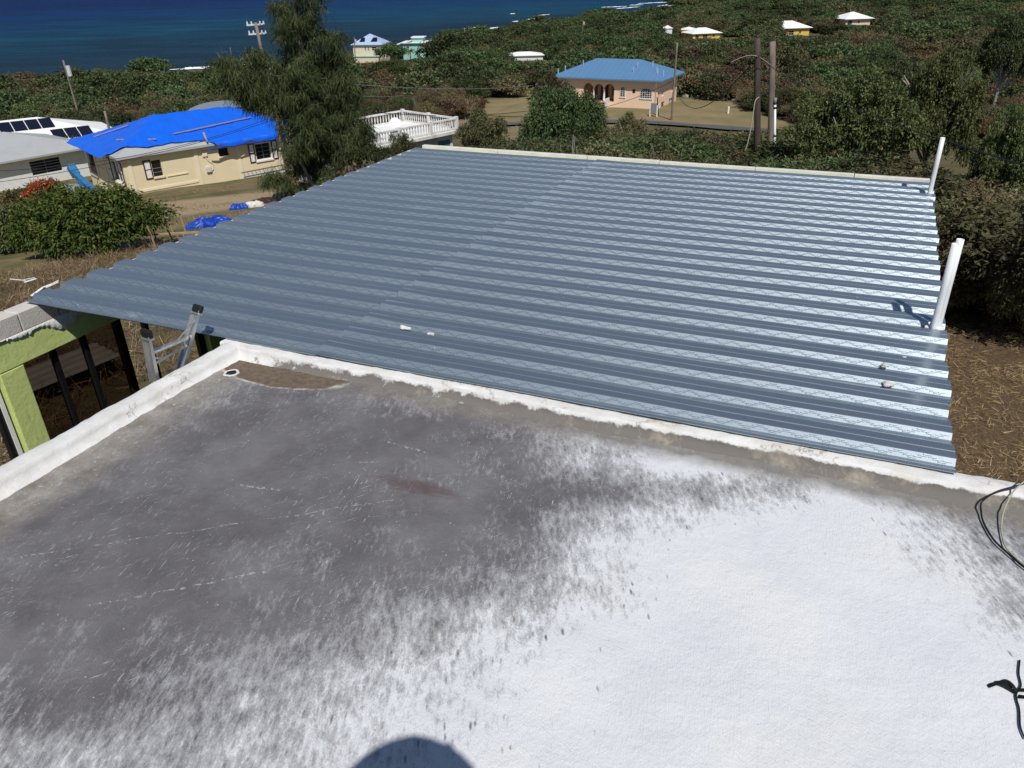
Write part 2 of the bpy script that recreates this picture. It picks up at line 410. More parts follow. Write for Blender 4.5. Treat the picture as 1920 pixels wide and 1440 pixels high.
# beach on the headland
mb = MB()
for (p0, p1, w) in (((1247, 10, 772), (1262, 9, 776), 8), ((1318, 22, 690), (1345, 18, 735), 5), ((1345, 18, 735), (1352, 12, 765), 4)):
    a = at_r(*p0); b = at_r(*p1)
    n = 6
    for i in range(n):
        t0, t1 = i / n, (i + 1) / n
        q = [(a[0] + (b[0]-a[0])*t, a[1] + (b[1]-a[1])*t + s * w) for t, s in ((t0, -1), (t1, -1), (t1, 1), (t0, 1))]
        mb.quad(*[(u, v, max(T1(u, v), SEA) + .5) for u, v in q])
tag(mb.build('beach', MT['sand']), kind='structure')

# road
mb = MB(); pts = []
for (ax, ay), (bx, by) in zip(ROAD[:-1], ROAD[1:]):
    for i in range(12): pts.append((ax + (bx-ax)*i/12, ay + (by-ay)*i/12))
kk = np.array(pts); kk = np.stack([np.convolve(np.pad(kk[:, j], 6, mode='edge'), np.ones(13) / 13, 'valid') for j in (0, 1)], 1)
rows = []
for i in range(len(kk)):
    d = kk[min(i+1, len(kk)-1)] - kk[max(i-1, 0)]; d = d / np.hypot(*d); nn = np.array([-d[1], d[0]])
    rows.append([tuple(kk[i] + nn * s) for s in (-1.8, -.9, 0, .9, 1.8)])
vv = [(a, b, T1(a, b) + .22) for row in rows for a, b in row]; ff = []
for i in range(len(rows) - 1):
    for j in range(4): ff.append((i*5+j, (i+1)*5+j, (i+1)*5+j+1, i*5+j+1))
mb.add(vv, ff); tag(mb.build('road', MT['asphalt']), kind='structure')

# ------------------------------------------------------------------ the house under the camera (local axes: u along the ribs, v away from the camera)
HO = (-4.507, 6.896, 0.0); HA = R(-23.5)
Eu = (math.cos(HA), math.sin(HA)); Ev = (-math.sin(HA), math.cos(HA))
def W(u, v, z=0.0): return (HO[0] + Eu[0]*u + Ev[0]*v, HO[1] + Eu[1]*u + Ev[1]*v, z)
GZ = ZC - 5.6                                               # ground level round the house
house = thing('concrete_house', 'flat roofed concrete house, white roof paint blackened by mildew, low parapet', 'house', HO, HA)

SX = [0, 160, 320, 480, 640, 800, 960, 1120, 1280, 1440, 1600, 1760, 1920]
SY = [700, 740, 800, 860, 920, 980, 1040, 1100, 1160, 1220, 1280, 1340, 1400, 1460]
ST = np.array([
 [.6, .6, .65, .75, .80, .80, .85, .8, .8, .8, .8, .8, .8],
 [.6, .6, .65, .80, .85, .55, .85, .8, .8, .8, .8, .8, .8],
 [.6, .65, .80, .95, .95, .90, .78, .30, .2, .3, .8, .8, .8],
 [.65, .85, .95, .98, .95, .95, .88, .45, .06, .12, .4, .8, .8],
 [.85, .95, .97, .98, .97, .97, .90, .74, .50, .40, .10, .35, .9],
 [.95, .97, .97, .97, .97, .95, .84, .35, .30, .10, .05, .38, .75],
 [.95, .95, .95, .90, .92, .86, .70, .24, .06, .02, .03, .34, .55],
 [.93, .93, .90, .86, .86, .74, .58, .34, .10, .02, .02, .16, .45],
 [.93, .90, .86, .82, .76, .58, .34, .22, .08, .02, .02, .12, .42],
 [.90, .86, .78, .72, .58, .40, .24, .14, .05, .02, .02, .12, .22],
 [.76, .86, .64, .54, .42, .28, .18, .12, .05, .02, .02, .05, .14],
 [.70, .74, .56, .48, .37, .24, .16, .10, .04, .02, .02, .05, .08],
 [.56, .52, .48, .42, .33, .20, .14, .10, .03, .02, .02, .05, .05],
 [.58, .54, .48, .42, .32, .18, .12, .10, .03, .02, .02, .05, .05]])
def stain_at(wx, wy):
    P = np.stack([wx, wy, np.full_like(wx, -ZC)], -1)
    dz = np.maximum(P @ Fv, .2); px = 960 + FPX * (P @ Rv) / dz; py = 720 - FPX * (P @ Uv) / dz
    fx = np.clip(np.interp(px, SX, range(len(SX))), 0, len(SX) - 1.001); fy = np.clip(np.interp(py, SY, range(len(SY))), 0, len(SY) - 1.001)
    i = fx.astype(int); j = fy.astype(int); a = fx - i; b = fy - j
    a = a*a*(3-2*a); b = b*b*(3-2*b)
    return (ST[j, i]*(1-a) + ST[j, i+1]*a)*(1-b) + (ST[j+1, i]*(1-a) + ST[j+1, i+1]*a)*b
uu = np.arange(2.30, 10.6, .03); vv_ = np.arange(-4.9, -.10, .03)
U_, V_ = np.meshgrid(uu, vv_)
wx = HO[0] + Eu[0]*U_ + Ev[0]*V_; wy = HO[1] + Eu[1]*U_ + Ev[1]*V_
zz = (vnoise(U_, V_, .9, 3) - .5) * .012 + (vnoise(U_, V_, .25, 4) - .5) * .004
idx = np.arange(U_.size).reshape(U_.shape)
quads = np.stack([idx[:-1, :-1], idx[:-1, 1:], idx[1:, 1:], idx[1:, :-1]], -1).reshape(-1, 4)
me = np_mesh('roof_slab', np.stack([U_, V_, zz], -1).reshape(-1, 3), quads)
st = stain_at(wx, wy); st = np.where((st > .2) & (st < .95), st + .06*(1 - ((st-.575)/.375)**2), st); st = st + (vnoise(U_, V_, .5, 8) - .5) * .10 + (vnoise(U_, V_, .16, 9) - .5) * .12
fattr(me, 'stain', np.clip(st, 0, 1).ravel(), 'POINT')
t = NT('mildewed_roof_paint')
s = t.attr('stain'); ob = t.coord('Object'); xyz = t.sep(ob)
SA = R(23.5)
tuft = t.noise(30, 5, .65, t.coordr(1.5, .45, SA))           # drawn out along the brush direction
tuft2 = t.noise(95, 4, .7, t.coordr(1.25, .62, SA))
grain = t.noise(260, 3, .7); mott = t.noise(3.2, 5, .6)
vor = t.voro(24, t.coordr(1.4, .55, SA)).outputs['Distance']
f = t.math('MULTIPLY_ADD', tuft, .75, -.375)
f = t.math('ADD', f, t.math('MULTIPLY_ADD', t.noise(6, 5, .65, t.coordr(1.2, .7, SA)), .7, -.35))
f = t.math('ADD', f, t.math('MULTIPLY_ADD', tuft2, .62, -.31))
f = t.math('ADD', f, t.math('MULTIPLY_ADD', grain, .45, -.225))
f = t.math('ADD', f, t.math('MULTIPLY_ADD', vor, -.28, .11))
mk = t.math('ADD', s, t.math('MULTIPLY', f, t.math('MULTIPLY_ADD', t.math('MULTIPLY', s, t.math('SUBTRACT', 1, s)), 2.4, .42)))
drop = t.math('MULTIPLY', t.ramp(t.voro(15, t.coordr(1.7, .5, SA)).outputs['Distance'], [(.06, 1.), (.22, 0.)]), t.ramp(s, [(.03, 0.), (.16, 1.), (.5, .6), (.7, 0.)]))
drop = t.math('MULTIPLY', drop, t.ramp(t.noise(11, 3, .6), [(.42, 0.), (.56, .55)]))
mk = t.math('ADD', mk, drop)
mk = t.ramp(mk, [(.20, 0.), (.48, .58), (.82, 1.)])
dark = t.ramp(mott, [(.3, (.112, .106, .114)), (.55, (.148, .141, .149)), (.75, (.190, .182, .190))])
dark = t.mix(t.math('MULTIPLY', t.ramp(t.noise(1.1, 5, .65), [(.46, 0.), (.70, 1.)]), .7), dark, (.25, .243, .25))
dark = t.mix(t.math('MULTIPLY', t.ramp(grain, [(.35, 1.), (.6, 0.)]), .35), dark, (.085, .082, .085))
white = t.ramp(t.noise(1.6, 6, .6), [(.3, (.665, .68, .71)), (.7, (.74, .75, .775))])
white = t.mix(t.math('MULTIPLY', t.ramp(t.noise(.8, 5, .6), [(.5, 0.), (.75, 1.)]), .45), white, (.70, .70, .64))
col = t.mix(mk, white, dark)
# paint drops, trowel and brush scratches left white on the dark part
scr = t.noise(40, 4, .75, t.coordr(.20, 2.8, R(52)))
scr2 = t.noise(36, 4, .75, t.coordr(2.8, .22, R(12)))
patchy = t.ramp(t.noise(1.7, 4, .6), [(.42, 0.), (.58, 1.)])
sc = t.math('MULTIPLY', t.ramp(t.math('MAXIMUM', scr, scr2), [(.615, 0.), (.68, 1.)]), patchy)
spk = t.ramp(t.voro(26).outputs['Distance'], [(.07, 1.), (.12, 0.)])
spk = t.math('MULTIPLY', spk, t.ramp(t.noise(9, 3, .6), [(.52, 0.), (.6, 1.)]))
sl_ = None
for (ua, va, ub, vb, w_) in ((3.05, -2.65, 4.75, -1.42, .0045), (3.75, -2.75, 4.45, -2.20, .006), (3.75, -1.62, 4.05, -1.58, .012), (4.1, -1.28, 4.45, -1.10, .004), (4.35, -.86, 4.7, -.90, .010)):
    L_ = math.hypot(ub-ua, vb-va); dx_, dy_ = (ub-ua)/L_, (vb-va)/L_
    al = t.math('ADD', t.math('MULTIPLY', t.math('SUBTRACT', xyz[0], ua), dx_), t.math('MULTIPLY', t.math('SUBTRACT', xyz[1], va), dy_))
    ac = t.math('ABSOLUTE', t.math('ADD', t.math('ADD', t.math('MULTIPLY', t.math('SUBTRACT', xyz[0], ua), -dy_), t.math('MULTIPLY', t.math('SUBTRACT', xyz[1], va), dx_)), t.math('MULTIPLY_ADD', t.noise(5, 3), .06, -.03)))
    q_ = t.math('MULTIPLY', t.math('LESS_THAN', ac, w_), t.math('MULTIPLY', t.math('GREATER_THAN', al, 0), t.math('LESS_THAN', al, L_)))
    sl_ = q_ if sl_ is None else t.math('MAXIMUM', sl_, q_)
sl_ = t.math('MULTIPLY', sl_, t.ramp(t.noise(38, 5, .75), [(.50, 0.), (.60, .7)]))
col = t.mix(t.math('MULTIPLY', t.math('MAXIMUM', sl_, t.math('MAXIMUM', sc, spk)), .75), col, (.60, .60, .62))
# bare cement in the gutter along the parapets, silt in the corner by the drain
wob = t.math('MULTIPLY_ADD', t.noise(3.5, 5, .6), .30, -.15)
gut = t.ramp(t.math('ADD', xyz[1], wob), [(-.42 + 1, 0.), (-.34 + 1, 1.)]) if False else None
def above(v, a, b):
    return t.math('DIVIDE', t.math('SUBTRACT', v, a), b - a, clamp=True)
gv = above(t.math('ADD', xyz[1], t.math('MULTIPLY', wob, .9)), -.46, -.30)
gut_col = t.ramp(t.noise(6, 6, .7), [(.3, (.13, .12, .11)), (.6, (.23, .21, .185)), (.8, (.36, .34, .31))])
col = t.mix(t.math('MULTIPLY', gv, .9), col, gut_col)
lw = above(t.math('ADD', xyz[0], t.math('MULTIPLY', wob, 1.3)), 2.98, 2.70)
col = t.mix(t.math('MULTIPLY', lw, .8), col, t.ramp(t.noise(5, 6, .7), [(.3, (.17, .145, .115)), (.55, (.30, .275, .24)), (.75, (.45, .43, .39))]))
ex = t.math('DIVIDE', t.math('SUBTRACT', xyz[0], 3.05), .60); ey = t.math('DIVIDE', t.math('ADD', xyz[1], .27), .25)
el = t.math('ADD', t.math('ADD', t.math('MULTIPLY', ex, ex), t.math('MULTIPLY', ey, ey)), t.math('MULTIPLY', wob, 2.2))
col = t.mix(t.math('MULTIPLY', above(el, 1.16, 1.02), t.ramp(t.noise(6, 5, .7), [(.42, 0.), (.6, 1.)])), col, (.62, .59, .53))
flk = t.math('MULTIPLY', t.ramp(t.noise(48, 5, .75, t.coordr(1, .5, R(-10))), [(.60, 0.), (.66, 1.)]), t.math('MAXIMUM', t.math('MULTIPLY', lw, .9), t.math('MULTIPLY', gv, .5)))
col = t.mix(flk, col, (.66, .62, .53))
col = t.mix(above(el, 1.02, .90), col, t.ramp(t.noise(22, 6, .7), [(.3, (.095, .070, .048)), (.7, (.21, .165, .12))]))
ex = t.math('DIVIDE', t.math('SUBTRACT', xyz[0], 4.82), .33); ey = t.math('DIVIDE', t.math('ADD', xyz[1], 1.25), .075)
el2 = t.math('ADD', t.math('ADD', t.math('MULTIPLY', ex, ex), t.math('MULTIPLY', ey, ey)), t.math('MULTIPLY_ADD', t.noise(26, 5, .75, t.coordr(.35, 2.2, R(5))), 3.4, -1.7))
col = t.mix(t.math('MULTIPLY', above(el2, 1.0, .2), .5), col, (.105, .052, .046))
t.set(color=col, rough=.80, spec=.22)
h = t.math('ADD', t.math('MULTIPLY', tuft2, .5), t.math('ADD', t.math('MULTIPLY', grain, .25), t.math('MULTIPLY', t.math('MAXIMUM', scr, scr2), .5)))
h = t.math('ADD', h, t.math('MULTIPLY', mk, -.25))
ridge = t.noise(70, 4, .7, t.coordr(.35, 2.0, R(-28))); ridge2 = t.noise(55, 4, .7, t.coordr(2.2, .3, R(10)))
rm = t.ramp(t.noise(1.3, 3), [(.40, 0.), (.60, 1.)])
h = t.math('ADD', h, t.math('ADD', t.math('MULTIPLY', ridge, t.math('MULTIPLY', rm, .9)), t.math('MULTIPLY', ridge2, t.math('MULTIPLY', t.math('SUBTRACT', 1, rm), .9))))
h = t.math('ADD', h, t.math('MULTIPLY', t.noise(7, 5, .6), 2.2))
blob = t.math('MULTIPLY', t.ramp(t.voro(5).outputs['Distance'], [(.04, 1.), (.08, 0.)]), 1.5)
t.bump(h, .8, .007)
me.materials.append(t.m); slab = link('roof_slab', me, None, house, True)

t = NT('white_parapet_paint')
ob = t.coord('Object'); xyz = t.sep(ob)
base = t.ramp(t.noise(5, 6, .65), [(.3, (.60, .59, .565)), (.7, (.75, .745, .73))])
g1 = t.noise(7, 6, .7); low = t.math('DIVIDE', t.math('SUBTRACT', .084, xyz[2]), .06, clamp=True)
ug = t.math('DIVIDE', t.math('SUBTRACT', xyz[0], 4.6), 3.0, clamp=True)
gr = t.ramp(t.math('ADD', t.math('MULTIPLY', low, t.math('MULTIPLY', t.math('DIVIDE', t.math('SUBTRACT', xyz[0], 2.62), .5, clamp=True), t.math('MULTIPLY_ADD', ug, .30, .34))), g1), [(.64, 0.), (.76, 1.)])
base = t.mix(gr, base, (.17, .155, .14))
cn = t.math('ABSOLUTE', t.math('SUBTRACT', t.noise(2.6, 7, .62, None, .6), .5))
base = t.mix(t.math('MULTIPLY', t.ramp(cn, [(.003, 1.), (.010, 0.)]), t.ramp(t.noise(1.9, 3), [(.46, 0.), (.56, .75)])), base, (.24, .22, .20))
base = t.mix(t.math('MULTIPLY', t.ramp(t.noise(3, 5, .7), [(.55, 0.), (.72, 1.)]), .5), base, (.56, .49, .38))
t.set(color=base, rough=.85, spec=.2)
t.bump(t.math('ADD', t.noise(30, 6, .7), t.math('MULTIPLY', t.noise(7, 4, .6), .8)), .45, .012)
MT['parapet'] = t.m
def parapet(name, p0, p1, wid, hgt, seed):                  # lumpy hand-plastered kerb from p0 to p1 (inner edge), wid to the left of the run
    rr = random.Random(seed)
    L = math.hypot(p1[0]-p0[0], p1[1]-p0[1]); n = int(L / .05)
    tx, ty = (p1[0]-p0[0])/L, (p1[1]-p0[1])/L; nx, ny = -ty, tx
    prof = [(-.075, -.012), (-.040, .006), (-.012, hgt*.22), (.003, hgt*.6), (.007, hgt*.95), (.016, hgt), (wid*.5, hgt*1.02), (wid-.02, hgt), (wid-.006, hgt*.94), (wid, -.6)]
    vs_ = []; fs = []; ph = [rr.uniform(0, 9) for _ in range(6)]
    for i in range(n + 1):
        s_ = L * i / n
        for k, (a, z) in enumerate(prof):
            j = 0 if z < -.1 else 1
            da = j * (.007 * math.sin(s_*3.1+ph[0]) + .003 * math.sin(s_*8.7+ph[1]) + rr.gauss(0, .0030)) * (1 if k < 6 else .7)
            dz = j * (.004 * math.sin(s_*2.3+ph[2]+k*.3) + .002 * math.sin(s_*11+ph[3]) + rr.gauss(0, .0022)) * (1 if 0 < k < 9 else 0)
            vs_.append((p0[0]+tx*s_+nx*(a+da), p0[1]+ty*s_+ny*(a+da), z+dz))
    m = len(prof)
    for i in range(n):
        for k in range(m-1): fs.append((i*m+k, (i+1)*m+k, (i+1)*m+k+1, i*m+k+1))
    return MB().add(vs_, fs).build(name, MT['parapet'], house, True)
parapet('front_parapet', (2.36, -.185), (10.5, -.20), .155, .088, 1)
parapet('side_parapet', (2.36, -4.9), (2.545, -.10), .155, .085, 2)
# walls under the slab, the raised roof the photographer stands on
MB().box(2.42, 10.5, -12, -.10, GZ - .3, -.05).build('wall', MT['white'], house)
MB().box(2.42, 10.5, -12, -4.36, -.03, 1.05).build('upper_wall', MT['white'], house)
MB().box(2.36, 10.56, -12.1, -4.33, 1.054, 1.15).build('upper_roof', MT['roof_white'], house, bevel=.01)
# roof drain: a rusty rim, with a black disc for the shade in its hole
mb = MB(); n = 18
c0 = (2.70, -.45)
ring = lambda r_, z_: [(c0[0] + r_*math.cos(i*2*math.pi/n)*(1+.12*math.sin(i*2.3)), c0[1] + r_*math.sin(i*2*math.pi/n)*(1+.1*math.sin(i*1.7)), z_) for i in range(n)]
a_, b_, c_ = ring(.062, .006), ring(.048, .013), ring(.040, .004)
mb.add(a_ + b_ + c_, [(i, (i+1) % n, n+(i+1) % n, n+i) for i in range(n)] + [(n+i, n+(i+1) % n, 2*n+(i+1) % n, 2*n+i) for i in range(n)])
dr = mb.build('drain_rim', MT['plaster'], house, True)
mb = MB(); c2 = ring(.041, .0075); mb.add(c2, [tuple(range(n))]); mb.build('drain_hole_shade', MT['black'], dr)

# ------------------------------------------------------------------ room addition: lime green walls carrying the deck
t = NT('lime_green_stucco')
n1 = t.noise(4, 6, .65); col = t.ramp(n1, [(.3, (.50, .58, .20)), (.7, (.60, .68, .25))])
chip = t.ramp(t.noise(3.1, 7, .72, t.coord('Object', (1, 1, .35))), [(.60, 0.), (.625, 1.)])
col = t.mix(chip, col, (.42, .42, .39)); t.set(color=col, rough=.85, spec=.2)
t.bump(t.math('ADD', t.noise(14, 6, .7), t.math('MULTIPLY', chip, -.6)), .4, .02)
MT['lime'] = t.m
add = thing('room_addition', 'open sided room addition with lime green pier and lintel, bare block course on top', 'building', HO, HA)
def abox(name, u0_, u1_, v0_, v1_, z0, z1, mat, par=add, bev=.008): return MB().box(u0_, u1_, v0_, v1_, z0, z1).build(name, MT[mat], par, bevel=bev)
abox('pier', -.09, .10, -.64, -.40, GZ - .2, -.405, 'lime')
abox('lintel', -.09, .10, -.64, 7.5, -.40, -.13, 'lime')
abox('pier', -.09, .10, 1.86, 2.3, GZ - .2, -.405, 'lime'); abox('pier', -.09, .10, 4.4, 4.7, GZ - .2, -.405, 'lime'); abox('pier', -.09, .10, 7.2, 7.5, GZ - .2, -.405, 'lime')
# ragged plaster edge over the lintel, then bare blocks
rr = random.Random(3)
vs_ = []; fs = []; n = 170
for i in range(n + 1):
    v = -1.5 + 2.6 * i / n
    lo = -.175 - .05*math.sin(v*5+.6) - .03*math.sin(v*13) + rr.gauss(0, .008)
    vs_ += [(.104, v, lo), (.116, v, lo+.012), (.116, v, -.118), (.10, v, -.105)]
for i in range(n):
    for k in range(3): fs.append((i*4+k, (i+1)*4+k, (i+1)*4+k+1, i*4+k+1))
MB().add(vs_, fs).build('plaster_edge', MT['plaster'], add, True)
v = -2.3
while v < 7.4:
    L = .40
    MB().box(-.095, .105, v + .006, min(v + L - .006, 7.5), -.105, .072).build('block', MT['block'], add, bevel=.006)
    v += L
abox('mortar_cap', -.07, .08, -2.3, 7.45, -.125, .068, 'plaster', bev=.004)
abox('lintel', -.09, .10, -2.3, -.646, -.40, -.13, 'lime')
for v, w in ((-.72, .06), (-.03, .045), (.32, .045), (.745, .075), (1.085, .05), (1.80, .09), (2.9, .05), (3.6, .05), (5.4, .05), (6.2, .05)):
    MB().box(-.03, .03, v - w/2, v + w/2, GZ, -.402).build('post', MT['steel_black'], add)
gt = NT('tinted_glass'); tr_ = gt.n.new('ShaderNodeBsdfTransparent'); tr_.inputs[0].default_value = (.40, .36, .33, 1)
gg = gt.n.new('ShaderNodeBsdfGlossy'); gg.inputs['Roughness'].default_value = .03; mx_ = gt.n.new('ShaderNodeMixShader'); mx_.inputs[0].default_value = .05
gt.l.new(tr_.outputs[0], mx_.inputs[1]); gt.l.new(gg.outputs[0], mx_.inputs[2]); gt.l.new(mx_.outputs[0], gt.n['Material Output'].inputs[0])
for a_, b_ in ((-.398, -.055), (-.005, .295), (.345, .705)): MB().box(-.012, -.004, a_, b_, GZ, -.404).build('pane', gt.m, add)
abox('post_trim', .032, .05, -.70, -.665, GZ, -.402, 'white', bev=0)
abox('right_wall', 7.60, 7.75, -.02, 7.5, GZ - .2, .07, 'white')
abox('back_wall', .11, 7.59, 7.30, 7.48, GZ - .2, .07, 'lime')
u = .06; i = 0
rr = random.Random(5)
while u < 7.9:                                              # far kerb: pale timber lengths end to end
    L = min(rr.uniform(1.15, 1.6), 8.0 - u)
    dv = rr.uniform(-.008, .008); dz = rr.uniform(-.005, .005)
    MB().box(u, u + L - .008, 7.475 + dv, 7.56 + dv, -.05, .122 + dz).build('curb_plank', MT['curb'], add, bevel=.006)
    u += L

# ------------------------------------------------------------------ galvanised steel deck: two columns of eight lapped sheets
t = NT('galvanised_deck')
ob = t.coord('Object')
sp = t.voro(130).outputs['Color']
spv = t.sep(sp)[0]
sm = t.noise(1.6, 6, .7, t.coord('Object', (.35, 1.6, 1)))
col = t.mix(t.ramp(spv, [(0., 0.), (1., 1.)]), (.50, .57, .62), (.58, .65, .70))
smear = t.math('MULTIPLY', t.ramp(t.noise(2.6, 6, .7, t.coord('Object', (.5, 1.4, 1))), [(.66, 0.), (.78, 1.)]), .35)
rough = t.math('ADD', t.ramp(sm, [(.3, .53), (.7, .60)]), t.math('MULTIPLY', smear, .30))
col = t.mix(smear, col, (.55, .56, .56))
scr = t.ramp(t.noise(60, 4, .7, t.coord('Object', (.05, 1.5, 1))), [(.62, 0.), (.68, .35)])
col = t.mix(t.math('MULTIPLY', scr, .5), col, (.75, .77, .80))
spk = t.math('MULTIPLY', t.ramp(t.voro(7).outputs['Distance'], [(.03, 1.), (.05, 0.)]), t.ramp(t.noise(3, 4), [(.52, 0.), (.58, .8)]))
col = t.mix(spk, col, (.80, .80, .78))
metal = t.math('SUBTRACT', .90, t.math('MULTIPLY', t.math('MAXIMUM', spk, smear), .8))
t.set(color=col, rough=rough, metal=metal, spec=.5)
gl = t.n.new('ShaderNodeBsdfGlossy'); gl.inputs['Roughness'].default_value = .16; gl.inputs['Color'].default_value = (.36, .435, .48, 1)
mx = t.n.new('ShaderNodeMixShader'); t.l.new(t.math('MULTIPLY', t.math('SUBTRACT', 1, t.math('MAXIMUM', spk, smear)), .50), mx.inputs[0])
t.l.new(t.b.outputs[0], mx.inputs[1]); t.l.new(gl.outputs[0], mx.inputs[2]); t.l.new(mx.outputs[0], t.n['Material Output'].inputs[0])
t.bump(t.math('ADD', t.math('MULTIPLY', t.noise(3.5, 3, .5, t.coord('Object', (.4, 1, 1))), 1.), t.math('MULTIPLY', spv, .02)), .10, .02)
MT['deck'] = t.m
deck = thing('metal_roof_deck', 'ribbed galvanised steel decking laid across the room, dashed embossing on its ribs', 'roof decking', HO, HA)
PITCH, DEP, FL, WB = .305, .040, .155, .031
ZB = .100
def rib_profile(nr_, first):
    p = []
    for k in range(nr_):
        o_ = k * PITCH
        if k == 0: p += [((-.115 if first else -.125), .010 if first else .0), ((-.108 if first else -.120), 0.0), (-.068, 0.0), (-.062, .003), (-.056, 0.0)]
        p += [(o_-WB, 0.), (o_-.003, DEP*.955), (o_+.004, DEP), (o_+.070, DEP), (o_+.076, DEP+.003), (o_+.080, DEP+.003), (o_+.086, DEP), (o_+FL-.004, DEP), (o_+FL+.003, DEP*.955), (o_+FL+WB, 0.)]
        if k < nr_ - 1: p += [(o_+FL+WB+.036, 0.), (o_+FL+WB+.042, .003), (o_+FL+WB+.048, 0.)]
    if nr_: p += [(nr_*PITCH - WB - .050, 0.), (nr_*PITCH - WB - .044, .004)]
    return p
rr = random.Random(21)
for row in range(8):
    for side in (0, 1):
        v0 = row * 3 * PITCH; prof = rib_profile(3, row == 0)
        vm = v0 + .45
        zl = ZB + (.0022 * (row % 2)) + (.006 if side == 1 else 0)
        if side == 0: ua, ub = .016*vm - .02 + rr.uniform(-.02, .02), 3.255 + .008*vm + (sj := rr.uniform(-.02, .02))
        else: ua, ub = 3.255 + .008*vm + sj + rr.uniform(-.003, .006), 7.77 + .033*vm + rr.uniform(-.012, .012)
        vs_, fs = [], []
        ns = 14
        ph = rr.uniform(0, 6)
        for i in range(ns + 1):
            uu_ = ua + (ub - ua) * i / ns
            for k, (pv, pz) in enumerate(prof):
                wob = .0016*math.sin(uu_*2.1 + ph + k*.05) + .0009*math.sin(uu_*5.3 + ph*2 + k*.3)
                lift = .008*max(0, 1 - (uu_-ua)/.25)**2 * (.3 + .7*abs(math.sin(k*.9 + ph))) if side == 1 else 0
                vs_.append((uu_, v0 + pv + wob*.8, zl + pz + wob + lift))
        m = len(prof)
        for i in range(ns):
            for k in range(m-1): fs.append((i*m+k, (i+1)*m+k, (i+1)*m+k+1, i*m+k+1))
        mb = MB().add(vs_, fs)
        # dashed embossing, pressed in a zigzag along the web that faces the camera
        sl = math.hypot(WB, DEP); cy, cz = WB/sl, DEP/sl; ny_, nz_ = -DEP/sl, WB/sl
        for k in range(3):
            st_, i = .027, 0
            uu_ = ua + .02 + rr.uniform(0, .1)
            while uu_ < ub - .06:
                row_ = (0, 1, 2, 3, 2, 1)[i % 6]
                s0 = .0065 + row_ * .0100; L_, H_, P_ = .050, .0068, .0065
                wob = .0016*math.sin(uu_*2.1 + ph) * .9
                def q(du, ds, dn): return (uu_ + du, v0 + k*PITCH - WB + cy*(s0+ds) + ny_*dn + wob*.8, zl + cz*(s0+ds) + nz_*dn + wob)
                a = [q(0, 0, -.001), q(L_, 0, -.001), q(L_, H_, -.001), q(0, H_, -.001), q(.004, .0015, P_), q(L_-.004, .0015, P_), q(L_-.004, H_-.0015, P_), q(.004, H_-.0015, P_)]
                mb.add(a, [(4,5,6,7), (0,1,5,4), (1,2,6,5), (2,3,7,6), (3,0,4,7)])
                uu_ += st_; i += 1
        o = mb.build('deck_sheet', MT['deck'], deck)
# PVC pipes, cement lumps
def pipe(u_, v_, h_, lab, rad=.028, lean=(0, 0)):
    mb = MB(); n = 20
    p = [(0, 0, -.3), (0, 0, .1), (lean[0]*.5, lean[1]*.5, h_*.5), (lean[0], lean[1], h_)]
    mb.tube(p, rad, n, cap=False)
    b0 = len(mb.v) - n
    for j in range(n): mb.v.append(tuple(Vector((lean[0], lean[1], h_)) + (Vector(mb.v[b0+j]) - Vector((lean[0], lean[1], h_))) * .86))
    for j in range(n): mb.v.append((mb.v[b0+n+j][0], mb.v[b0+n+j][1], h_ - .12))
    for q0 in (b0, b0+n):
        for j in range(n): mb.f.append((q0+j, q0+(j+1) % n, q0+n+(j+1) % n, q0+n+j))
    x_, y_, _ = W(u_, v_)
    o = mb.build('vent_pipe', MT['pvc'], None, True); o.location = (x_, y_, .145)
    return tag(o, lab, 'pipe', 'white pipes standing up through the deck edge')
pp = pipe(7.765, 2.03, .70, 'nearer left white PVC pipe of the touching pair at the deck edge')
pipe(7.80, 2.11, .715, 'white PVC pipe just behind the other of the touching pair at the deck edge')
pipe(7.94, 6.58, .69, 'single white PVC pipe at the far right corner of the deck')
bm = bmesh.new(); bmesh.ops.create_icosphere(bm, subdivisions=3, radius=1); rr = random.Random(2)
for w in bm.verts: k = 1 + .22*math.sin(w.co.x*4+1) + .2*math.sin(w.co.y*5) + rr.gauss(0, .06); w.co = Vector((w.co.x*.075*k + .025, w.co.y*.055*k + .03, w.co.z*.03*k - .012))
me_ = bpy.data.meshes.new('sealant'); bm.to_mesh(me_); bm.free(); link('sealant', me_, MT['plaster'], pp)
def lump(u_, v_, z_, s_, lab, mat='cement', name='cement_lump', seed=0, cat='rubble'):
    rr = random.Random(seed + 50); bm = bmesh.new(); bmesh.ops.create_icosphere(bm, subdivisions=3, radius=1)
    for w in bm.verts:
        k = 1 + .28*math.sin(w.co.x*4+seed) + .22*math.sin(w.co.y*5+seed*2) + rr.gauss(0, .07)
        w.co = Vector((w.co.x*s_*k*1.35, w.co.y*s_*k*.8, max(-.3, w.co.z)*s_*k*.6))
    me_ = bpy.data.meshes.new(name); bm.to_mesh(me_); bm.free()
    o = link(name, me_, MT[mat]); x_, y_, _ = W(u_, v_); o.location = (x_, y_, z_)
    o.rotation_euler = (0, 0, HA)
    return tag(o, lab, cat)
lump(7.53, 1.36, .136, .022, 'dab of cement on the deck, farthest of the three below the pipe pair', seed=1)
lump(7.40, 1.17, .142, .026, 'dab of cement on the deck, middle of the three below the pipe pair', seed=2)
lump(7.42, .875, .138, .028, 'dab of cement on the deck, nearest of the three below the pipe pair', seed=3)
lump(3.72, .53, .140, .030, 'white cement crumb lying beside the seam of the deck', 'plaster', seed=4)
lump(3.98, .50, .140, .018, 'small white cement crumb right of the larger one near the deck seam', 'plaster', seed=5)

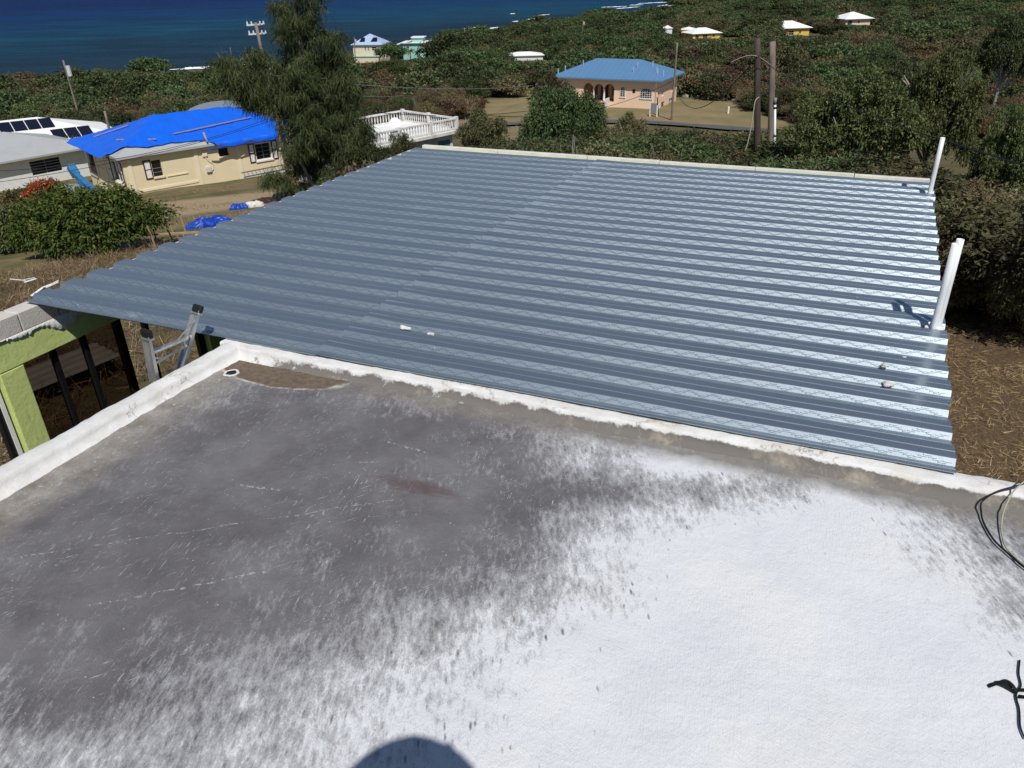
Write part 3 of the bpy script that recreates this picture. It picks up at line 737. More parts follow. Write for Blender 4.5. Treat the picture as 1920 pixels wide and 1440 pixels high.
# ------------------------------------------------------------------ pixel-to-ground helpers for laying things out on the terrain
def on_z(px, py, z):
    d = ray(px, py); k = (z - ZC) / d[2]; return (d[0]*k, d[1]*k, z)
def hit(px, py):
    d = ray(px, py); d = d / math.hypot(d[0], d[1])
    rr_ = np.geomspace(8, 2500, 2500); z = ZC + d[2]*rr_; g = T(d[0]*rr_, d[1]*rr_)
    i = int(np.argmax(z < g)); return (d[0]*rr_[i], d[1]*rr_[i], float(g[i])), float(rr_[i])
def local(o, p):
    c, s = math.cos(-o.rotation_euler.z), math.sin(-o.rotation_euler.z)
    x, y = p[0]-o.location.x, p[1]-o.location.y
    return (c*x - s*y, s*x + c*y, p[2]-o.location.z)

# ------------------------------------------------------------------ ladder, cables on the roof
lad = thing('ladder', 'aluminium ladder with black rubber caps poking up beside the side parapet', 'ladder', W(2.2, -.5, GZ), HA)
def LU(u, v, z): return (u - 2.2, v + .5, z - GZ)
def rail(p, q, sticker=False):
    mb = MB(); a, b = Vector(p), Vector(q); d = (b - a).normalized()
    x = Vector((1, 0, 0)); x = (x - d*x.dot(d)).normalized(); y = d.cross(x)
    # channel section
    for off, w, h_ in ((x*0, .072, .006),):
        mb.bar(a, b, .006, .075, up=x)
    mb.bar(a + x*.036 + y*.012, b + x*.036 + y*.012, .028, .005, up=x)
    mb.bar(a - x*.036 + y*.012, b - x*.036 + y*.012, .028, .005, up=x)
    o = mb.build('rail', MT['alu'], lad)
    cp = MB().bar(a - d*.045, a + d*.02, .040, .092, up=x).build('rubber_cap', MT['black'], o, bevel=.012)
    MB().bar(a + d*.018, a + d*.035, .044, .096, up=x).build('cap_collar', MT['alu'], o, bevel=.004)
    return o, d, x, y
r1a, r1b = LU(2.31, -.80, .42), LU(2.06, -.82, GZ)
r2a, r2b = LU(2.24, -.215, .38), LU(2.10, -.95, -.85)
o1, d1, x1, y1 = rail(r1a, r1b); rail(r2a, r2b)
def along(a, b, t): return tuple(np.array(a) + (np.array(b) - np.array(a))*t)
l1 = .42 - GZ
ra = lambda z: along(r1a, r1b, (.42 - z)/l1)
rb = lambda z: along(r2a, r2b, (.38 - z)/1.23)
MB().bar(ra(.27), rb(.19), .034, .030).build('rung', MT['alu'], lad, bevel=.006)
MB().bar(ra(-.05), rb(-.20), .034, .030).build('rung', MT['alu'], lad, bevel=.006)
MB().bar(ra(.17), rb(.135), .022, .004, up=(1, 0, 0)).build('brace', MT['alu'], lad)
MB().bar(along(ra(.27), rb(.19), .6), rb(.31), .010, .004, up=(1, 0, 0)).build('brace', MT['alu'], lad)
MB().bar(ra(.23), along(ra(.17), rb(.135), .3), .016, .004, up=(1, 0, 0)).build('brace', MT['alu'], lad)
t = NT('ladder_warning_sticker')
zz_ = t.sep(t.coord('Object'))[2]
n_ = t.n.new('ShaderNodeTexBrick'); n_.inputs['Scale'].default_value = 30; n_.inputs['Color1'].default_value = (.02, .02, .02, 1); n_.inputs['Color2'].default_value = (.03, .03, .03, 1); n_.inputs['Mortar'].default_value = (.5, .5, .5, 1)
n_.inputs['Mortar Size'].default_value = .06
t.l.new(t.coord('Object', (1, .6, 1), (R(90), 0, R(90))), n_.inputs[0])
t.set(color=t.mix(t.ramp(t.voro(9).outputs['Distance'], [(.12, 1.), (.16, 0.)]), n_.outputs[0], (.35, .03, .03)), rough=.5)
p_, q_ = Vector(ra(.24)), Vector(ra(-.10))
MB().bar(p_ - y1*.0055, q_ - y1*.0055, .003, .060, up=x1).build('sticker', t.m, lad); MB().bar(p_ - x1*.0405 + y1*.012, q_ - x1*.0405 + y1*.012, .026, .003, up=x1).build('sticker', t.m, lad)

def smooth_path(P, n=10):
    P = [Vector(p) for p in P]; out = []
    for i in range(len(P)-1):
        p0, p1, p2, p3 = P[max(i-1, 0)], P[i], P[i+1], P[min(i+2, len(P)-1)]
        for k in range(n):
            t = k/n; out.append(.5*((2*p1) + (-p0+p2)*t + (2*p0-5*p1+4*p2-p3)*t*t + (-p0+3*p1-3*p2+p3)*t**3))
    out.append(P[-1]); return out
def cable(name, lab, pts, rad, mat, cat='cable', group=None, n=6):
    o = MB().tube(smooth_path(pts), rad, n).build(name, MT[mat], None, True)
    return tag(o, lab, cat, group)
def zpix(pl, org, sc): return [(org[0] + a/sc, org[1] + b/sc) for a, b in pl]
bc = zpix([(700, 130), (650, 148), (540, 180), (465, 232), (460, 290), (475, 350), (530, 440), (610, 515), (700, 592), (860, 700)], (1680, 860), 2.88)
hz_ = [.16, .14, .11, .05, .02, .012, .012, .012, .012, .012]
cable('roof_cable', 'black cable looping over the parapet onto the roof at the right edge', [on_z(a, b, h) for (a, b), h in zip(bc, hz_)], .0055, 'wire')
pc = zpix([(760, 80), (691, 125), (640, 170), (600, 240), (575, 310), (570, 390), (590, 470), (640, 530), (700, 578), (860, 680)], (1680, 860), 2.88)
hz_ = [.20, .17, .12, .06, .03, .014, .013, .013, .026, .012]
cable('roof_cable', 'pale grey cable curling beside the black one on the roof', [on_z(a, b, h) for (a, b), h in zip(pc, hz_)], .0045, 'wire_pale')
# scrap of black strap at the lower right
rr = random.Random(9); st_ = thing('strap_bundle', 'twisted bundle of black plastic straps lying on the white roof', 'strap', on_z(1905, 1302, 0.0)); st_.scale = (.78, .78, .7)
for k, (dx, dy, L, a) in enumerate(((-.05, .005, .13, 2.7), (-.03, .02, .10, 2.35), (.0, .0, .10, .2), (.01, -.02, .12, -.35), (0, .01, .07, 1.9), (-.02, -.01, .12, -.9))):
    ps = [(dx*.2 + math.cos(a)*L*t, dy + math.sin(a)*L*t + .015*math.sin(t*4+k), .010 + .028*math.sin(math.pi*t)) for t in np.linspace(0, 1, 9)]
    mb = MB()
    for p, q in zip(ps[:-1], ps[1:]): mb.bar(p, q, .020, .004)
    mb.build('strap', MT['black'], st_)
ck = [on_z(a, b, .012) for a, b in ((1912, 1238), (1910, 1262), (1914, 1285), (1905, 1303), (1911, 1330), (1913, 1362), (1922, 1385))]
cable('thin_wire', 'thin black wire running down from the strap bundle on the white roof', ck, .004, 'wire')

# ------------------------------------------------------------------ the photographer, out of frame; only the shadow falls into the picture
def person():
    root = thing('person', 'person standing on the raised roof holding up a phone, seen as a shadow', 'person', (-0.02, -.37, 1.15))
    V = {'pel': (0, 0, .92), 'sp': (0, .0, 1.15), 'ch': (0, .02, 1.34), 'nk': (0, .04, 1.48), 'hd0': (0, .06, 1.58), 'hd1': (0, .06, 1.72),
         'shl': (-.18, .02, 1.40), 'ell': (-.33, .12, 1.36), 'wrl': (-.15, .28, 1.55), 'hal': (-.11, .335, 1.665),
         'shr': (.18, .02, 1.40), 'elr': (.33, .12, 1.36), 'wrr': (.17, .28, 1.55), 'har': (.13, .335, 1.655),
         'hil': (-.10, 0, .88), 'knl': (-.11, .03, .48), 'anl': (-.12, 0, .09), 'tol': (-.13, .15, .035),
         'hir': (.10, 0, .88), 'knr': (.11, .03, .48), 'anr': (.12, 0, .09), 'tor': (.13, .15, .035)}
    Rd = {'pel': .15, 'sp': .14, 'ch': .16, 'nk': .06, 'hd0': .085, 'hd1': .085, 'shl': .075, 'ell': .048, 'wrl': .033, 'hal': .056, 'hil': .10, 'knl': .065, 'anl': .045, 'tol': .035}
    E_ = [('pel', 'sp'), ('sp', 'ch'), ('ch', 'nk'), ('nk', 'hd0'), ('hd0', 'hd1'), ('ch', 'shl'), ('shl', 'ell'), ('ell', 'wrl'), ('wrl', 'hal'), ('ch', 'shr'), ('shr', 'elr'), ('elr', 'wrr'), ('wrr', 'har'),
          ('pel', 'hil'), ('hil', 'knl'), ('knl', 'anl'), ('anl', 'tol'), ('pel', 'hir'), ('hir', 'knr'), ('knr', 'anr'), ('anr', 'tor')]
    ks = list(V); 
    # fingers curled on the phone
    k0 = len(ks)
    vs_ = [V[k] for k in ks]; es = [(ks.index(a), ks.index(b)) for a, b in E_]; rad = [Rd.get(k, Rd.get(k[:-1] + 'l', .05)) for k in ks]
    for sd, hk, sx in (('l', 'hal', 1), ('r', 'har', -1)):
        h = V[hk]
        for j, (dx, dz, L) in enumerate(((.0, .006, .05), (.008, -.004, .06), (.008, -.014, .06), (.0, -.026, .055))):
            a = (h[0] + sx*dx, h[1] + .025, h[2] + dz); b = (h[0] + sx*(dx + L*.35), h[1] + .045, h[2] + dz + .012)
            vs_ += [a, b]; es += [(ks.index(hk), len(vs_)-2), (len(vs_)-2, len(vs_)-1)]; rad += [.010, .0085]
        vs_ += [(h[0] + sx*.02, h[1] - .01, h[2] - .03)]; es += [(ks.index(hk), len(vs_)-1)]; rad += [.011]
    me_ = bpy.data.meshes.new('body'); me_.from_pydata(vs_, es, []); me_.update()
    tt = NT('clothes_and_skin'); z = tt.sep(tt.coord('Object'))[2]
    tt.set(color=tt.mix(tt.ramp(tt.math('DIVIDE', z, 2), [(.44, 0.), (.445, 1.)]), (.03, .04, .07), (.35, .36, .38)), rough=.85)
    o = link('body', me_, tt.m, root)
    sk = o.modifiers.new('skin', 'SKIN'); sk.use_smooth_shade = True
    for i, r_ in enumerate(rad): me_.skin_vertices[0].data[i].radius = (r_, r_)
    me_.skin_vertices[0].data[0].use_root = True
    sb = o.modifiers.new('subdivision', 'SUBSURF'); sb.levels = 2; sb.render_levels = 2
    bm = bmesh.new(); bmesh.ops.create_uvsphere(bm, u_segments=20, v_segments=12, radius=.105)
    for w in bm.verts: w.co = Vector((w.co.x*.95, w.co.y*1.05, w.co.z)) + Vector((0, .04, 1.74))
    for w in [w for w in bm.verts if w.co.z < 1.70 and w.co.y > .05]: w.co.y = .05
    mh = bpy.data.meshes.new('hair'); bm.to_mesh(mh); bm.free(); link('hair', mh, MT['black'], root, True)
    mb_ = MB(); n_ = 28; prof_ = [(.0, .15), (.06, .148), (.10, .11), (.115, .03), (.305, .0), (.31, -.006), (.11, .02)]
    for r_, z_ in prof_[1:]: mb_.v += [(r_*math.cos(i*2*math.pi/n_) - .02, .06 + r_*math.sin(i*2*math.pi/n_), 1.745 + z_ - .05*abs(math.cos(i*2*math.pi/n_))*(r_ > .2)) for i in range(n_)]
    for q_ in range(len(prof_)-2): mb_.f += [(q_*n_+i, q_*n_+(i+1) % n_, (q_+1)*n_+(i+1) % n_, (q_+1)*n_+i) for i in range(n_)]
    mb_.f.append(tuple(range(n_))); mb_.build('shadow_hat', MT['wood_raw'], root, True)  # unseen wide hat, added and sized to broaden the cast shadow
    MB().box(-.014, .014, .135, .175, 1.60, 1.645).build('nose', MT['skin'], root, bevel=.01)
person()
ph = MB().box(-.074, .074, -.004, .004, -.036, .036).build('phone', MT['black'], None, bevel=.003)
ph.location = tuple(np.array((0.0, 0.0, ZC)) - Fv*.016 + Rv*.01); ph.rotation_euler = (-TH, 0, 0)
tag(ph, 'phone held up by the photographer above the roof edge', 'phone')

# ------------------------------------------------------------------ houses
class Wall:                                                 # a wall plane of a house: s along, z up, out = proud of the face
    def __init__(s, root, p, ang, L, z0, z1, mat, holes=(), name='wall', rec=.14):
        s.r = root; s.p = p; s.d = (math.cos(ang), math.sin(ang)); s.n = (math.sin(ang), -math.cos(ang)); s.rec = rec
        mb = MB(); xs = sorted({0, L, *[h[0] for h in holes], *[h[1] for h in holes]}); zs = sorted({z0, z1, *[h[2] for h in holes], *[h[3] for h in holes]})
        for a, b in zip(xs[:-1], xs[1:]):
            for c, d in zip(zs[:-1], zs[1:]):
                if any(h[0] <= a and b <= h[1] and h[2] <= c and d <= h[3] for h in holes): continue
                mb.quad(s.q(a, c), s.q(b, c), s.q(b, d), s.q(a, d))
        for a, b, c, d in holes:
            r_ = -rec
            mb.quad(s.q(a, c), s.q(a, d), s.q(a, d, r_), s.q(a, c, r_)); mb.quad(s.q(b, d), s.q(b, c), s.q(b, c, r_), s.q(b, d, r_))
            mb.quad(s.q(b, c), s.q(a, c), s.q(a, c, r_), s.q(b, c, r_)); mb.quad(s.q(a, d), s.q(b, d), s.q(b, d, r_), s.q(a, d, r_))
        s.o = mb.build(name, mat, root)
    def q(s, a, z, out=0.0): return (s.p[0] + s.d[0]*a + s.n[0]*out, s.p[1] + s.d[1]*a + s.n[1]*out, z)
    def slab(s, mb, a, b, c, d, o0, o1):                    # box lying on the wall face
        P = [s.q(a, c, o0), s.q(b, c, o0), s.q(b, d, o0), s.q(a, d, o0), s.q(a, c, o1), s.q(b, c, o1), s.q(b, d, o1), s.q(a, d, o1)]
        mb.add(P, [(0,1,2,3), (4,7,6,5), (0,4,5,1), (1,5,6,2), (2,6,7,3), (3,7,4,0)]); return mb
    def window(s, h, glass='glass', frame=None, bars=(1, 2), sill='white', bw=.05, barmat=None):
        a, b, c, d = h
        w = s.slab(MB(), a, b, c, d, -s.rec-.02, -s.rec+.01).build('window', MT[glass], s.r)
        if frame:
            mb = MB(); f = .07
            for x in ((a, a+f, c, d), (b-f, b, c, d), (a+f, b-f, c, c+f), (a+f, b-f, d-f, d)): s.slab(mb, *x, -s.rec+.012, -.03)
            mb.build('frame', MT[frame], w)
        for i in range(1, bars[0]+1):
            x = a + (b-a)*i/(bars[0]+1); s.slab(MB(), x-bw/2, x+bw/2, c+.01, d-.01, -s.rec+.012, -s.rec+.05).build('glazing_bar', MT[barmat or frame or 'white'], w)
        for i in range(1, bars[1]+1):
            z = c + (d-c)*i/(bars[1]+1); s.slab(MB(), a+.01, b-.01, z-bw/2, z+bw/2, -s.rec+.012, -s.rec+.045).build('glazing_bar', MT[barmat or frame or 'white'], w)
        if sill: s.slab(MB(), a-.08, b+.08, c-.12, c-.003, .002, .10).build('sill', MT[sill], w)
        return w
def hip(root, L, D, z, rise, over, mat, name='roof', inset=None, thick=.12):
    x0, x1, y0, y1 = -over, L+over, -over, D+over; k = (D/2 + over) if inset is None else inset
    mb = MB(); P = [(x0,y0,z), (x1,y0,z), (x1,y1,z), (x0,y1,z), (x0+k, (y0+y1)/2, z+rise), (x1-k, (y0+y1)/2, z+rise)]
    mb.add(P, [(0,1,5,4), (2,3,4,5), (3,0,4), (1,2,5)])
    Q = [(a, b, z-thick) for a, b, _ in P[:4]]
    mb.add(P[:4] + Q, [(0,4,5,1), (1,5,6,2), (2,6,7,3), (3,7,4,0), (7,6,5,4)])
    return mb.build(name, MT[mat], root)
def standing_seams(roof, L, D, z, rise, over, k, mat, step=.9):
    mb = MB(); x = -over + step
    while x < L + over - .1:
        xr = min(max(x, -over+k), L+over-k)
        t_ = min(1, (x+over)/k, (L+over-x)/k)
        mb.bar((x, -over, z+.02), (x, -over + (D/2+over)*t_, z + rise*t_ + .02), .05, .04); x += step
    return mb.build('seams', MT[mat], roof)
def simple_house(name, lab, px, py, r, ang, L, D, H, wall, roofm, rise, over=.5, wins=(), back=True, group=None, roofkind='hip', base=1.5):
    x, y = at_r(px, py, r); z = T1(x, y)
    root = thing(name, lab, 'house', (x, y, z), ang, group)
    W0 = Wall(root, (0, 0), 0, L, -base, H, MT[wall], [w for w in wins])
    for w in wins: W0.window(w, bars=(1, 1), sill=None, frame='white')
    sw = [(D*.3, D*.3+1.1, .9, 2.1)]
    W1 = Wall(root, (L, 0), R(90), D, -base, H, MT[wall], sw); W1.window(sw[0], bars=(0, 1), sill=None, frame='white')
    Wall(root, (L, D), R(180), L, -base, H, MT[wall])
    W3 = Wall(root, (0, D), R(270), D, -base, H, MT[wall], sw); W3.window(sw[0], bars=(0, 1), sill=None, frame='white')
    if roofkind == 'hip': hip(root, L, D, H+.12, rise, over, roofm)
    else:
        mb = MB(); o_ = over
        mb.box(-o_, L+o_, -o_, D+o_, H+.01, H+.2); mb.build('roof', MT[roofm], root)
    return root

# --- cream house under a blue tarpaulin
cz = T1(-28.2, 57.5)
cream = thing('cream_house', 'cream house with brown and white shutters, its roof under a blue tarp', 'house', (-28.2, 57.5, -11.45), R(41.5))
CL, CD, CH = 15.2, 9.4, 2.78
fw = [(2.05, 2.75, 1.05, 2.25), (7.3, 8.1, 1.75, 2.35), (10.3, 11.7, .95, 2.3), (13.6, 14.9, .95, 2.2)]
Wf = Wall(cream, (0, 0), 0, CL, -1.4, CH, MT['cream'], fw)
w = Wf.window(fw[0], 'glass', None, (0, 3), 'cream_trim', .03, 'louvre')
def shutter(wall, a, b, c, d):
    o = wall.slab(MB(), a, b, c, d, .004, .05).build('shutter', MT['brown'], cream)
    m = (c+d)/2
    for z0, z1 in ((c+.1, m-.04), (m+.04, d-.1)): wall.slab(MB(), a+.09, b-.09, z0, z1, .052, .062).build('shutter_panel', MT['white'], o)
shutter(Wf, 1.45, 2.0, .95, 2.35)
Wf.window(fw[1], 'glass', None, (0, 0), 'cream_trim'); Wf.window(fw[2], 'glass', 'white', (1, 3), 'white', .03, 'louvre'); Wf.window(fw[3], 'glass', 'white', (0, 4), 'white', .03, 'louvre')
shutter(Wf, 9.75, 10.25, .85, 2.4); shutter(Wf, 11.75, 12.25, .85, 2.4); shutter(Wf, 13.1, 13.55, .85, 2.3); shutter(Wf, 14.95, 15.15, .85, 2.3)
for a, b, c, d in ((.35, .62, -1.4, 2.7), (5.3, 5.6, -1.4, 2.72), (8.75, 9.0, -1.4, 2.72)):
    Wf.slab(MB(), a, b, c, d, .003, .05).build('pilaster', MT['cream_trim'], cream)
Wf.slab(MB(), .65, 5.28, .12, .30, .003, .05).build('wall_band', MT['cream_trim'], cream)
Wf.slab(MB(), 3.0, 4.6, .92, 1.0, .003, .06).build('wall_ledge', MT['cream_trim'], cream)
mt_ = Wf.slab(MB(), 6.02, 6.42, .75, 1.18, .003, .16).build('electric_meter', MT['ceramic'], cream, bevel=.02)
Wf.slab(MB(), 5.95, 6.35, 1.95, 2.35, .003, .10).build('junction_box', MT['cream_trim'], cream, bevel=.02)
MB().tube([Wf.q(6.15, 1.95, .05), Wf.q(6.35, 1.6, .06), Wf.q(6.65, 1.3, .05), Wf.q(6.6, .9, .05), Wf.q(6.35, .72, .05)], .025, 6).build('conduit', MT['cream_trim'], cream)
lw_ = [(CD-1.75, CD-.15, 0.0, 1.0)]
Wl = Wall(cream, (0, CD), R(270), CD, -1.4, CH, MT['cream'], [(CD-4.1, CD-2.9, .95, 2.25) if False else (CD-2.75, CD-.75, .75, 2.3), (.35, 2.2, .35, 2.35)])
Wl.window((CD-2.75, CD-.75, .75, 2.3), 'glass', 'white', (1, 0), 'cream_trim')
shutter(Wl, CD-3.5, CD-2.85, .65, 2.4); shutter(Wl, CD-.65, CD-.25, .65, 2.4)
wn_ = Wl.window((.35, 2.2, .35, 2.35), 'glass', 'white', (0, 0), 'cream_trim')
Wl.slab(MB(), .45, 2.1, .4, 1.05, -.12, -.05).build('porch_panel', MT['darkred'], cream)
for a, b, c, d in ((2.5, 2.75, -1.4, 2.7), (4.9, 5.1, -1.4, 2.7)): Wl.slab(MB(), a, b, c, d, .003, .05).build('pilaster', MT['cream_trim'], cream)
Wl.slab(MB(), 2.8, 8.9, .0, .14, .003, .05).build('wall_band', MT['cream_trim'], cream)
Wl.slab(MB(), 3.0, 4.5, 1.15, 1.22, .003, .06).build('wall_ledge', MT['cream_trim'], cream); Wl.slab(MB(), 6.6, 8.2, .45, .52, .003, .06).build('wall_ledge', MT['cream_trim'], cream)
Wall(cream, (CL, 0), R(90), CD, -1.4, CH, MT['cream']); Wall(cream, (CL, CD), R(180), CL, -1.4, CH, MT['cream'])
hip(cream, CL, CD, CH+.1, 1.75, .42, 'grey_roof', inset=4.9, thick=.16)
def roofz(x, y, k=5.0):
    t_ = max(0, min((x+.42)/k, (CL+.42-x)/k, (y+.42)/(CD/2+.42), (CD+.42-y)/(CD/2+.42), 1.0)); return CH + .1 + 1.75*t_
tp = thing('roof_tarp', 'bright blue tarpaulin draped over the hipped roof of the cream house', 'tarpaulin', cream.location, cream.rotation_euler.z)
nx_, ny_ = 110, 74; vs_ = []; fs = []; rr = random.Random(2)
for j in range(ny_ + 1):
    for i in range(nx_ + 1):
        a = i/nx_; b = j/ny_
        x_ = -1.0 + a*(CL + 1.75)
        # front hem: high above the eave over the left part, hanging over it on the right
        hem = .28 - .35*float(smooth(x_, 5.6, 6.3)) - .80*float(smooth(x_, 6.3, 7.2)) + .07*math.sin(x_*2.1) + .04*math.sin(x_*5.3)
        if x_ < 2.2: hem += (2.2 - x_)*.25
        y_ = hem + (CD + .75 - hem)*b
        y_ = y_ + (.35*math.sin(y_*1.7) * max(0, .4-x_)*.3)
        if y_ < -.62:
            z_ = roofz(x_, -.6) - .02 - (-.62 - y_)*1.3; y2 = -.70 - .05*math.sin(x_*4)
        else: z_ = roofz(max(-.6, min(CL+.6, x_)), min(y_, CD+.6)); y2 = y_
        if x_ < -.62: z_ -= (-.62-x_)*.7
        if x_ > CL + .55: z_ -= (x_-CL-.55)*.8
        fold = .045*abs(math.sin(x_*1.9 + y_*.5)) + .035*abs(math.sin(x_*6.1 - y_*1.1)) + .015*math.sin(y_*3.1+x_*.8) + .03*float(vnoise(x_, y_, .4, 3))
        ridge = .10*math.exp(-((x_-4.4)**2)/.5)*max(0, 1-abs(y_-3.4)/3.)
        vs_.append((x_, y2, z_ + .06 + fold*.9 + ridge))
for j in range(ny_):
    for i in range(nx_): fs.append((j*(nx_+1)+i, j*(nx_+1)+i+1, (j+1)*(nx_+1)+i+1, (j+1)*(nx_+1)+i))
MB().add(vs_, fs).build('tarp_sheet', MT['tarp'], tp, True)
mb = MB(); pts = [(6.2+.4*i, -.70 - .04*math.sin(i*1.3), CH - .20 - .05*abs(math.sin(i*.9))) for i in range(24)]
mb.tube(smooth_path(pts, 4), [.045 + .02*abs(math.sin(i*.37)) for i in range(len(smooth_path(pts, 4)))], 8); mb.build('rolled_hem', MT['tarp2'], tp, True)
for k, (p, q, lab) in enumerate((((.9, 3.0), (3.1, .9), 'timber batten on the blue tarp, left hip of the cream house'), ((4.6, 1.3), (11.4, 2.2), 'long timber batten across the front slope of the blue tarp'),
                                 ((.4, 6.9), (2.6, 5.2), 'short timber batten high on the left slope of the blue tarp'), ((6.75, .9), (6.35, -.55), 'short timber batten standing on edge where the blue tarp folds'))):
    a, b = (p[0], p[1], roofz(*p) + .24), (q[0], q[1], roofz(*q) + .24)
    o = MB().bar(a, b, .12, .06).build('roof_batten', MT['batten'], None); o.location = cream.location; o.rotation_euler = cream.rotation_euler
    tag(o, lab, 'timber', 'battens holding the blue tarp')
# lying ladder by the wall
lo = thing('ladder', 'grey and blue extension ladder lying on edge along the cream wall', 'ladder', cream.location, cream.rotation_euler.z)
for y_, z_, m_ in ((-.55, .35, 'alu'), (-.9, .06, 'bluesteel')): MB().bar((8.6, y_, z_), (13.0, y_, z_+.05), .06, .10).build('rail', MT[m_], lo)
for i in range(13): MB().bar((8.75+i*.34, -.57, .34), (8.75+i*.34, -.88, .08), .05, .05).build('rung', MT['alu'], lo)
lump_ = None

# --- grey shed roof and dark awning behind the tarp
sx, sy = cream.matrix_basis.to_translation().x, 0
shed = thing('grey_shed', 'low outbuilding with a grey galvanised roof behind the tarp covered house', 'shed', tuple(at_r(425, 240, 84)) + (T1(*at_r(425, 240, 84)) + 1.65,), R(30))
for (p, ang, L_) in (((-2.6, -2), 0, 5.6), ((3.0, -2), R(90), 4.5), ((3.0, 2.5), R(180), 5.6), ((-2.6, 2.5), R(270), 4.5)): Wall(shed, p, ang, L_, -1.5, 2.6, MT['cream'])
mb = MB(); seg = 10
for i in range(seg):
    a0, a1 = math.pi*(.12 + .76*i/seg), math.pi*(.12 + .76*(i+1)/seg)
    f_ = lambda a: (.2 - 3.3*math.cos(a), 2.3 + 1.05*math.sin(a))
    (xa, za), (xb, zb) = f_(a0), f_(a1); mb.quad((xa, -2.5, za), (xb, -2.5, zb), (xb, 3, zb), (xa, 3, za))
mb.build('roof', MT['shed_roof'], shed)
aw = thing('brown_awning', 'dark brown lean-to roof at the right end of the cream house', 'awning', cream.location, cream.rotation_euler.z)
MB().add([(15.2, -.6, 2.6), (20.4, -.6, 2.5), (20.4, 5.2, 3.9), (15.2, 5.2, 4.0), (15.2, -.6, 2.45), (20.4, -.6, 2.35), (20.4, 5.2, 3.75), (15.2, 5.2, 3.85)], [(0,1,2,3), (7,6,5,4), (0,4,5,1), (1,5,6,2), (2,6,7,3), (3,7,4,0)]).build('roof_sheet', MT['awning'], aw)
MB().box(15.2, 20.3, -.55, -.40, 2.2, 2.44).build('beam', MT['wood_raw'], aw)
Wall(aw, (15.25, .0), 0, 5.1, -1.4, 2.4, MT['cream'])
for x_ in (17.8, 20.2): MB().box(x_, x_+.12, -.53, -.41, -1.4, 2.2).build('post', MT['wood_raw'], aw)

# --- white house with grey roof at the left edge
gx, gy = at_r(128, 330, 79)
gh = thing('white_house', 'white house with a plain grey hipped roof at the left edge', 'house', (gx, gy, -13.0), R(52))
gw = [(9.2, 11.7, 1.2, 2.35), (2.3, 3.1, 1.3, 2.1)]
Wg = Wall(gh, (-12, 0), 0, 14.5, -1.5, 2.75, MT['white'], gw)
Wg.window(gw[0], 'glass', None, (1, 4), None, .06, 'louvre'); Wg.window(gw[1], 'glass', 'white', (0, 2), None)
Wall(gh, (2.5, 0), R(90), 9, -1.5, 2.75, MT['white']); Wall(gh, (2.5, 9), R(180), 14.5, -1.5, 2.75, MT['white']); Wall(gh, (-12, 9), R(270), 9, -1.5, 2.75, MT['white'])
mb = MB(); P = [(-12.6,-.7,2.85), (3.1,-.7,2.85), (3.1,9.6,2.85), (-12.6,9.6,2.85), (-7.0, 4.5, 4.35), (-2.4, 4.5, 4.35)]
mb.add(P, [(0,1,5,4), (2,3,4,5), (3,0,4), (1,2,5)]); Q = [(a, b, 2.7) for a, b, _ in P[:4]]
mb.add(P[:4]+Q, [(0,4,5,1), (1,5,6,2), (2,6,7,3), (3,7,4,0), (7,6,5,4)]); rf = mb.build('roof', MT['grey_roof'], gh)
MB().tube([(-6.6, 1.6, 3.3), (-6.75, 1.6, 4.3)], .07, 8).build('vent', MT['white'], rf)

# --- white roofed house with solar panels
sx_, sy_ = at_r(52, 262, 97)
so = thing('solar_house', 'house with a broad white hipped roof carrying dark solar panels', 'house', (sx_, sy_, ZC - 17.4), R(38))
for (p, ang, L_) in (((-9, -4), 0, 16.5), ((7.5, -4), R(90), 9), ((7.5, 5), R(180), 16.5), ((-9, 5), R(270), 9)): Wall(so, p, ang, L_, -2, 2.9, MT['turq'])
mb = MB(); P = [(-10,-5,3.0), (8.6,-5,3.0), (8.6,6,3.0), (-10,6,3.0), (-3.5, .5, 5.0), (1.5, .5, 5.0)]
mb.add(P, [(0,1,5,4), (2,3,4,5), (3,0,4), (1,2,5)]); Q = [(a, b, 2.75) for a, b, _ in P[:4]]
mb.add(P[:4]+Q, [(0,4,5,1), (1,5,6,2), (2,6,7,3), (3,7,4,0), (7,6,5,4)]); mb.build('roof', MT['roof_white'], so)
mb = MB().box(-4.6, 1.8, -6.6, -4.9, 2.5, 2.72); mb.build('entry_roof', MT['roof_white'], so)
def on_front(x_, y_): return 3.0 + 2.0*(y_+5)/5.5 + .12
for k in range(5):
    a = -3.6 + k*1.25
    MB().add([(a, -1.9, on_front(a, -1.9)), (a+1.17, -1.9, on_front(a, -1.9)), (a+1.17, -.1, on_front(a, -.1)), (a, -.1, on_front(a, -.1)),
              (a, -1.9, on_front(a, -1.9)-.05), (a+1.17, -1.9, on_front(a, -1.9)-.05), (a+1.17, -.1, on_front(a, -.1)-.05), (a, -.1, on_front(a, -.1)-.05)], [(0,1,2,3), (0,4,5,1), (1,5,6,2), (2,6,7,3), (3,7,4,0)]).build('solar_panel', MT['solar'], so)
for k in range(3):
    a = 1.9 + k*1.25
    MB().add([(a, -4.3, on_front(a, -4.3)), (a+1.17, -4.3, on_front(a, -4.3)), (a+1.17, -2.5, on_front(a, -2.5)), (a, -2.5, on_front(a, -2.5)),
              (a, -4.3, on_front(a, -4.3)-.05), (a+1.17, -4.3, on_front(a, -4.3)-.05), (a+1.17, -2.5, on_front(a, -2.5)-.05), (a, -2.5, on_front(a, -2.5)-.05)], [(0,1,2,3), (0,4,5,1), (1,5,6,2), (2,6,7,3), (3,7,4,0)]).build('solar_panel', MT['solar'], so)

